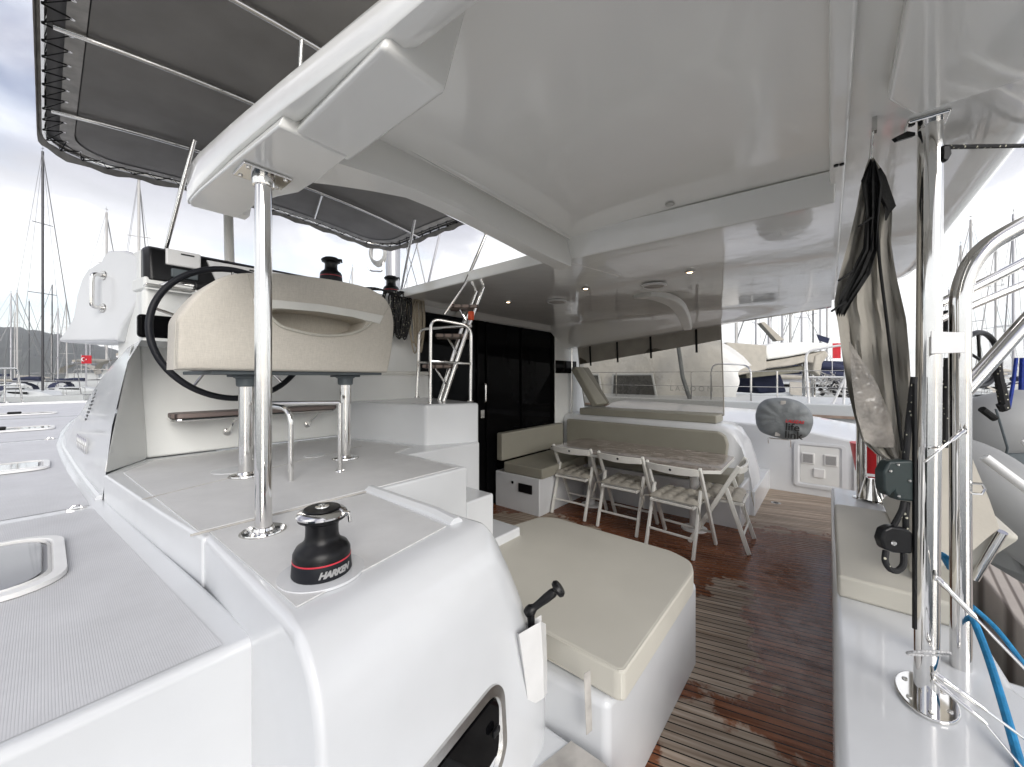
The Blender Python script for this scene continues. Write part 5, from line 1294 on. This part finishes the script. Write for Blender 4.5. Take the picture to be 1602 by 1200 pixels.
# ================================================================= yachts
def yacht(label, mast_m=ALU, hull_m=HULLW, h=15., boom_m=NAVY, L_=11., group='moored sailing yachts'):
    t = thing('sailing_yacht', label, 'yacht', (0, 0, 0), group)
    rows = []
    for k in range(13):
        u = k/12; x = -L_/2 + L_*u            # bow at +x
        w = 1.75*(1-max(0, (u-.35)/.65)**2.2)*(.8+.2*min(1, u*3)); w = max(w, .04)
        fb = 1.05+.35*u*u
        rows.append([(x, -w, fb), (x+.0, -w*.97, fb*.6), (x-.1*u, -w*.80, .05), (x-.25*u, 0, -.35), (x-.1*u, w*.80, .05), (x, w*.97, fb*.6), (x, w, fb)])
    MB().grid(rows, caps=True).build('hull', hull_m, t, ang=50)
    MB().grid([[r_[0], (r_[0][0], 0, r_[0][2]+.06), r_[-1]] for r_ in rows]).build('deck', HULLG, t)
    MB().tube([(r_[0][0], r_[0][1]*1.0, r_[0][2]*.62) for r_ in rows], .03, 6).tube([(r_[-1][0], r_[-1][1], r_[-1][2]*.62) for r_ in rows], .03, 6).build('stripe', NAVY, t)
    cr_ = []
    for x, w, z in ((-2.6, 1.2, .05), (-2.4, 1.15, .55), (0, 1.1, .55), (1.6, .8, .42), (2.6, .4, .1)):
        z0_ = 1.2; cr_.append([(x, -w, z0_-.1), (x, -w*.85, z0_+z), (x, w*.85, z0_+z), (x, w, z0_-.1)])
    MB().grid(cr_, caps=True).build('coachroof', HULLW, t, bev=.06)
    MB().box(-1.9, .8, -1.04, -1.0, 1.42, 1.6).box(-1.9, .8, 1.0, 1.04, 1.42, 1.6).build('window', GLS, t)
    MB().tube([(.6, 0, 1.2), (.6, 0, h)], .085, 10).build('mast', mast_m, t)
    MB().tube([(.5, 0, 2.5), (-3.6, 0, 2.55)], .07, 8).build('boom', ALU, t)
    MB().tube([(.45, 0, 2.75), (-1.2, 0, 2.78), (-3.5, 0, 2.68)], [.22, .19, .10], 10).build('sail_cover', boom_m, t)
    MB().tube([(.6, -.9, h*.45), (.6, .9, h*.45)], .03, 6).build('spreader', mast_m, t)
    MB().tube([(.6, -.65, h*.72), (.6, .65, h*.72)], .03, 6).build('spreader', mast_m, t)
    MB().tube([(L_/2-.3, 0, 1.35), (.65, 0, h-.3)], .035, 6).tube([(-L_/2+.2, 0, 1.1), (.55, 0, h)], .012, 5).tube([(.5, -1.6, 1.2), (.6, -.9, h*.45), (.6, 0, h-.2)], .012, 5).tube([(.5, 1.6, 1.2), (.6, .9, h*.45), (.6, 0, h-.2)], .012, 5).build('rigging', WIRE, t)
    MB().tube([(.6, 0, h), (.6, 0, h+.5)], .012, 5).box(.45, .75, -.02, .02, h+.25, h+.29).build('masthead_aerial', WIRE, t)
    MB().tube(fillet([(L_/2-1.2, -.7, 1.35), (L_/2-1.2, -.7, 1.95), (L_/2-.1, 0, 2.0), (L_/2-1.2, .7, 1.95), (L_/2-1.2, .7, 1.35)], .2), .018, 6).tube(fillet([(-L_/2+.1, -1.3, 1.1), (-L_/2+.1, -1.3, 1.7), (-L_/2, 1.3, 1.7), (-L_/2+.1, 1.3, 1.1)], .2), .018, 6).build('rail', STEELD, t)
    for s in (-1, 1): MB().lathe([(0, -.35), (.11, -.25), (.12, 0), (.11, .25), (0, .35)], (0, s*1.85, .5), 10).build('fender', WHM, t)
    # spray hood
    rows = []
    for k in range(7):
        a = R(180*k/6); rows.append([(-2.3, 1.15*math.cos(a), 1.7+.75*math.sin(a)), (-3.3, 1.2*math.cos(a), 1.6+.80*math.sin(a))])
    MB().grid(rows).build('spray_hood', boom_m, t)
    return t
base = [yacht('bow-on white yacht with a dark mast, largest of those beyond the side deck', MASTD, h=23, L_=12),
        yacht('yacht', MASTW, h=16, boom_m=BEIGEC),
        yacht('yacht', ALU, h=15)]
def place_y(i, px, d, s, rz, lab, tilt=0, first=set()):
    o = base[i] if i not in first else copy_tree(base[i]); first.add(i)
    p_ = at(px, HY, d); o.location = (p_.x, p_.y, SEA); o.rotation_euler = (0, R(tilt), R(rz)); o.scale = (s, s, s); o['label'] = lab
    return o
toC = lambda px: math.degrees(math.atan2(FY-FX*(px-CX)/FPX, FX+FY*(px-CX)/FPX))+180
place_y(0, 60, 31, .90, toC(60)+24, 'bow-on white yacht with a tall dark mast, largest of those beyond the side deck')
place_y(1, 108, 52, .80, toC(108)-20, 'cream-masted yacht just left of the cabin side, behind the bow-on yacht', 1)
place_y(2, 8, 60, 1.05, toC(0)+60, 'yacht at the far left edge, half out of the picture')
place_y(0, 40, 70, .72, 20, 'smaller dark-masted yacht behind the bow-on yacht, left of its mast')
for q_ in ((1, 18, 46, .8, 30, 'low white yacht at the left edge behind the bow rail'), (2, 95, 48, .75, 120, 'small yacht right of the bow-on yacht with its sail cover on'), (1, 75, 90, .9, 10, 'farthest yacht against the hill'), (2, 140, 58, .7, 80, 'small yacht in the gap below the cowl')): place_y(*q_)
place_y(2, 128, 44, .85, toC(128)+40, 'yacht beside the red flag, partly behind the cabin side')
place_y(1, 30, 80, 1.0, 200, 'far yacht low against the hill, left of the dark masts')
place_y(0, 88, 66, .80, 160, 'smaller dark-masted yacht behind the bow-on yacht, right of its mast')
place_y(1, 160, 62, 1.85, 60, 'yacht hidden behind the cowl whose slim mast ends level with the bimini post')
place_y(1, 213, 58, 2.1, 70, 'tall yacht hidden behind the console, mast with three pairs of stays')
place_y(2, 288, 75, 1.75, 30, 'yacht hidden behind the instrument pod, short mast with wind vane')
place_y(1, 556, 80, 1.6, 100, 'far yacht whose mast shows right of the coachroof winch')
# right-hand marina
rights = [(1, 1168, 24, .95, 95), (2, 1196, 34, 1.1, 80), (2, 1222, 30, 1.3, 100), (2, 1238, 46, 1.5, 80), (1, 1252, 40, 1.4, 95), (2, 1266, 52, 1.6, 60), (0, 1280, 60, 1.2, 120), (2, 1296, 44, 1.2, 90), (1, 1305, 70, 1.7, 80),
          (1, 1508, 30, .80, 150), (1, 1527, 36, 1.08, 140), (2, 1588, 26, .90, 160), (2, 1488, 48, .9, 150), (1, 1562, 50, 1.25, 150)]
names_r = ['pale-masted yacht seen left of the white rooftop dinghy', 'yacht with grey mast just right of the curtain edge', 'yacht behind the left half of the white rooftop dinghy', 'distant tall yacht behind the middle of the rooftop dinghy', 'pale-masted yacht behind the rooftop dinghy, right of the distant tall one', 'farther yacht behind the right end of the rooftop dinghy', 'dark-masted yacht beneath the blue ensign', 'yacht with mast beside the red flag', 'far yacht with the rightmost mast before the rolled curtain',
           'small yacht just right of the near poles with a pale mast', 'pale-masted yacht between the near poles and the davit bend', 'yacht with grey mast at the far right edge above the dinghy', 'yacht seen low between the near poles', 'distant pale-masted yacht behind the davit strut']
for (i, px, d_, s, rz), nm in zip(rights, names_r): place_y(i, px, d_, s, rz, nm)

# flags
def flag(px, py, d_, w, h_, label, pole=True):
    c = at(px, py, d_); rx = Vector((FY, -FX, 0)); t = thing('flag', label, 'flag', tuple(c))
    rows = [[c+rx*(w*i/10)+Vector((0, 0, -h_*j/6))+Vector((FX, FY, 0))*.08*w*math.sin(i*.9)*(i/10) for i in range(11)] for j in range(7)]
    MB().grid(rows).build('cloth', RED, t, ang=80)
    MB().tube([c+Vector((0, 0, .15*h_)), c+Vector((0, 0, -h_*2.2))], .02*h_, 6).build('flagstaff', WHM, t)
    return t, c, rx
t, c, rx = flag(127, 556, 40, 1.05, .85, 'red flag with white crescent and star above the moored yachts on the left')
def disc(u, v, r, n=24, hole=None):
    o_ = c+rx*u+Vector((0, 0, -v))-Vector((FX, FY, 0))*.12
    return o_
cres = []
for k in range(17):
    a = R(40+280*k/16); cres.append((.36+.20*math.cos(a), .42+.20*math.sin(a)))
for k in range(17):
    a = R(318-276*k/16); cres.append((.41+.155*math.cos(a), .42+.155*math.sin(a)))
MB().slab([c+rx*u+Vector((0, 0, -v))-Vector((FX, FY, 0))*.13 for u, v in cres], Vector((FX, FY, 0))*.01).build('crescent', WTXT, t)
star = [(.66+(.09 if k % 2 == 0 else .036)*math.cos(R(180+36*k)), .42+(.09 if k % 2 == 0 else .036)*math.sin(R(180+36*k))) for k in range(10)]
MB().slab([c+rx*u+Vector((0, 0, -v))-Vector((FX, FY, 0))*.13 for u, v in star], Vector((FX, FY, 0))*.01).build('star', WTXT, t)

# ================================================================= the neighbour catamaran to starboard (seen through the curtain)
nbt = thing('neighbour_catamaran', 'catamaran moored alongside with a wrinkled white cover over its cabin', 'catamaran', (12, 3, SEA))
XN = 9.2
rows = []
for y in (-2.5, -1.2, 0, 3, 7, 10, 12):
    k = 1 if y < 8 else 1-.08*(y-8)
    rows.append([(XN+.3, y, SEA), (XN+.05, y, .3), (XN, y, 1.02*k+.08), (XN+1.3, y, 1.06*k+.12), (XN+1.4, y, SEA)])
MB().grid(rows, caps=True).build('hull', HULLW, nbt, bev=.03)
MB().bar((XN-.02, -2.4, .86), (XN-.02, 11, .92), .03, .05).build('rubbing_strake', mat('strake', (.32, .24, .19), .6, noise=(8, .2)), nbt)
rows = []
for j in range(40):
    y = 1.6+7.6*j/39; r_ = []
    e_ = min(1, (y-1.4)/1.0, (9.6-y)/1.2); e_ = max(.05, e_)**.4
    for i in range(24):
        v = i/23
        x = XN+.75+.5*v**2 + .05*math.sin(y*5+v*9) + .06*math.sin(y*2.1-v*4)*v + .03*math.sin(y*13+v*5+2*math.sin(y*3))
        z = 1.02 + 1.50*e_*math.sin(v*math.pi/2)
        if v > .8: x += (v-.8)*8; z += .1*math.sin((v-.8)*7)
        r_.append((x+.05*math.sin(y*2.3)*v, y+.03*math.sin(v*12), z))
    rows.append(r_)
MB().grid(rows).build('cover', COVER, nbt, ang=80)
for (y0, y1) in ((3.35, 4.6), (4.85, 5.6)):
    MB().slab([(XN+.69, y0, 1.10), (XN+.69, y1, 1.10), (XN+.74, y1, 1.70), (XN+.74, y0+.14, 1.70)], (-.05, 0, 0)).build('window_frame', HULLW, nbt, bev=.02)
    MB().slab([(XN+.638, y0+.06, 1.15), (XN+.638, y1-.06, 1.15), (XN+.688, y1-.06, 1.65), (XN+.688, y0+.17, 1.65)], (-.01, 0, 0)).build('window', mat('window_grey', (.07, .07, .065), .2, noise=(3, .2)), nbt, bev=.02)
Mx = Matrix.Identity(4); Mx.col[0][:3] = (0, -1, 0); Mx.col[1][:3] = (0, 0, 1); Mx.col[2][:3] = (-1, 0, 0); Mx.col[3][:3] = (XN+.60, 2.55, 1.32)
text('lettering', 'L A G O O N', .17, GTXT, nbt, Mx)
for y in (-1, .8, 2.4, 4.2, 6.2):
    MB().tube([(XN+.08, y, 1.05), (XN+.08, y, 1.72)], .014, 8).build('stanchion', STEEL, nbt)
MB().tube([(XN+.08, -1, 1.72), (XN+.08, 8, 1.72)], .007, 6).tube([(XN+.08, -1, 1.40), (XN+.08, 8, 1.40)], .007, 6).build('lifeline', STEELD, nbt)
MB().tube(fillet([(XN+.1, 1.25, 1.05), (XN+.1, 1.25, 1.85), (XN+.1, 2.0, 1.9), (XN+.1, 2.0, 1.05)], .2), .018, 8).build('gate_rail', STEEL, nbt)
MB().tube(fillet([(XN+.1, -.2, 1.05), (XN+.1, -.25, 2.2), (XN+.1, .35, 2.1), (XN+.1, .3, 1.05)], .15), .02, 8).tube([(XN+.1, -.22, 1.6), (XN+.1, .3, 1.6)], .015, 8).tube([(XN+.1, -.5, 2.35), (XN+.1, -.05, 1.1)], .02, 8).tube([(XN+.1, -.7, 2.4), (XN+.1, -.3, 1.1)], .02, 8).build('stern_rail', WHM, nbt)
MB().tube([at(1058, 520, 8.95), at(1068, 590, 8.8), at(1084, 640, 8.7)], .045, 8).build('furled_sail', GREYC, nbt)
# beige cockpit enclosure of the next boat aft of the cover
en = MB().slab([at(*q_, 12.2) for q_ in ((1136, 535), (1200, 540), (1200, 578), (1136, 592))], Vector((FX, FY, 0))*2.0).build('cockpit_tent', BEIGEC, nbt, bev=.05)

# roof-stowed white dinghy and sail bundle
t = thing('rooftop_dinghy', 'upturned white dinghy carried on steel posts aft of the neighbour boat', 'dinghy', tuple(at(1250, 600, 13)))
hp_ = [(1196, 548), (1200, 540), (1215, 536), (1260, 535), (1296, 537), (1300, 541), (1290, 546), (1262, 553), (1230, 559), (1200, 563)]
MB().slab([at(*q_, 12.6) for q_ in hp_], Vector((FX, FY, 0))*1.2).build('hull', mat('white_dinghy', (.78, .78, .74), .4, noise=(4, .05)), t, bev=.06)
MB().slab([at(*q_, 12.7) for q_ in ((1197, 566), (1262, 555), (1293, 548), (1297, 556), (1284, 572), (1262, 566), (1240, 572), (1197, 577))], Vector((FX, FY, 0))*.9).build('sail_bundle', BEIGEC, t, bev=.05)
MB().slab([at(*q_, 12.65) for q_ in ((1276, 556), (1290, 550), (1284, 590), (1272, 580))], Vector((FX, FY, 0))*.5).build('sail_bundle', BEIGEC, t, bev=.05)
for px in (1259, 1272):
    a, b_ = at(px, 566, 12.9), at(px, 650, 12.9)
    MB().tube([a, b_], .075, 14).build('post', STEEL, t)
MB().slab([at(*q_, 12.9) for q_ in ((1166, 583), (1262, 572), (1262, 578), (1250, 583), (1168, 592))], Vector((FX, FY, 0))*1).build('awning', mat('olive_canvas', (.20, .19, .15), .85, noise=(4, .2)), t, bev=.03)
t = MB().slab([at(*q_, 14) for q_ in ((1172, 591), (1222, 584), (1232, 614), (1188, 616))], Vector((FX, FY, 0))*1.6).build('navy_sprayhood', NAVY, loc=tuple(at(1200, 600, 14)), bev=.08)
tag(t, 'navy blue spray hood under the rooftop dinghy', 'spray hood')
for k, (q0, q1) in enumerate((((1282, 572), (1335, 580)), ((1282, 584), (1336, 590)))):
    t = MB().tube([at(*q0, 16), at((q0[0]+q1[0])/2, (q0[1]+q1[1])/2-1, 16), at(*q1, 16)], .16, 12).build('boom_cover', NAVY, loc=tuple(at(*q0, 16)))
    tag(t, ('upper' if k == 0 else 'lower') + ' navy blue sail cover below the red flag', 'sail cover')
t, c, rx = flag(1302, 537, 14, .32, .55, 'plain drooping red flag behind the rooftop dinghy')
t2 = MB().slab([at(*q_, 14.5) for q_ in ((1278, 523), (1298, 529), (1296, 537), (1282, 533))], Vector((FX, FY, 0))*.03).build('blue_ensign', NAVY, loc=tuple(at(1288, 530, 14.5)))
tag(t2, 'small dark blue ensign flying above the rooftop dinghy', 'flag')
tag(MB().slab([at(*q_, 18) for q_ in ((1190, 505), (1196, 503), (1228, 532), (1216, 534))], Vector((FX, FY, 0))*.3).build('furled_boom', BEIGEC, loc=tuple(at(1205, 520, 18)), bev=.03), 'beige furled sail slanting down to the rooftop dinghy', 'sail')
# person sitting in a cockpit and heap of bicycles and lines on the pontoon
ph = MB()
rd = random.Random(4)
for k in range(70):
    a = at(rd.uniform(1284, 1336), rd.uniform(592, 618), rd.uniform(11.6, 12.6)); 
    b_ = a+Vector((rd.uniform(-.5, .5), rd.uniform(-.5, .5), rd.uniform(-.25, .3)))
    ph.tube([a, (a+b_)/2+Vector((0, 0, rd.uniform(-.1, .12))), b_], rd.uniform(.008, .02), 5)
o = ph.build('tangled_gear', mat('grey_gear', (.45, .44, .42), .5, noise=(6, .5)), loc=tuple(at(1310, 605, 12))); tag(o, 'heap of tangled pale tubes and lines on the boat below the navy covers', 'gear')
ph = MB()
for k in range(26):
    a = at(rd.uniform(1284, 1336), rd.uniform(598, 620), rd.uniform(11.8, 12.8)); ph.lathe([(0, -.07), (.07, -.03), (.08, .03), (0, .08)], a, 8, axis=(rd.uniform(-1, 1), rd.uniform(-1, 1), 1))
o = ph.build('black_fittings', BLK, loc=tuple(at(1310, 612, 12))); tag(o, 'cluster of black blocks among the tangled gear', 'fittings')
# the deck those things stand on
NB2 = thing('neighbour_motorboat', 'white boat deck beyond the starboard wall with coiled lines', 'boat', (12, -1, SEA))
MB().prism([(9.6, -3.4), (15.5, -3.4), (17, 1.5), (11.0, 1.2), (9.9, -.2)], SEA, .62).build('hull', HULLW, NB2, bev=.1)
MB().tube(fillet([at(1316, 685, 7.2), at(1318, 660, 7.2), at(1340, 642, 7.1)], .1), .03, 10).build('rail', WHM, NB2)

# red bucket behind the far poles
o = MB().lathe([(.0, 0), (.11, 0), (.15, .26), (.155, .27), (.14, .27)], at(1362, 738, 3.7), 24).build('red_bucket', mat('red_plastic', (.65, .01, .015), .4), loc=tuple(at(1362, 738, 3.7)))
tag(o, 'red bucket behind the two far steel poles', 'bucket')

# ================================================================= air
hzm = bpy.data.materials.new('haze_air'); hzm.use_nodes = True; t_ = hzm.node_tree; t_.nodes.clear()
pv = N(t_, 'ShaderNodeVolumePrincipled'); pv.inputs['Color'].default_value = (.86, .88, .92, 1); pv.inputs['Density'].default_value = .00065; pv.inputs['Anisotropy'].default_value = .2
ov = N(t_, 'ShaderNodeOutputMaterial'); t_.links.new(pv.outputs[0], ov.inputs['Volume'])
struct(MB().box(-1000, 1000, -1000, 1000, -2.2, 125).build('haze', hzm, smooth=False), 'stuff')
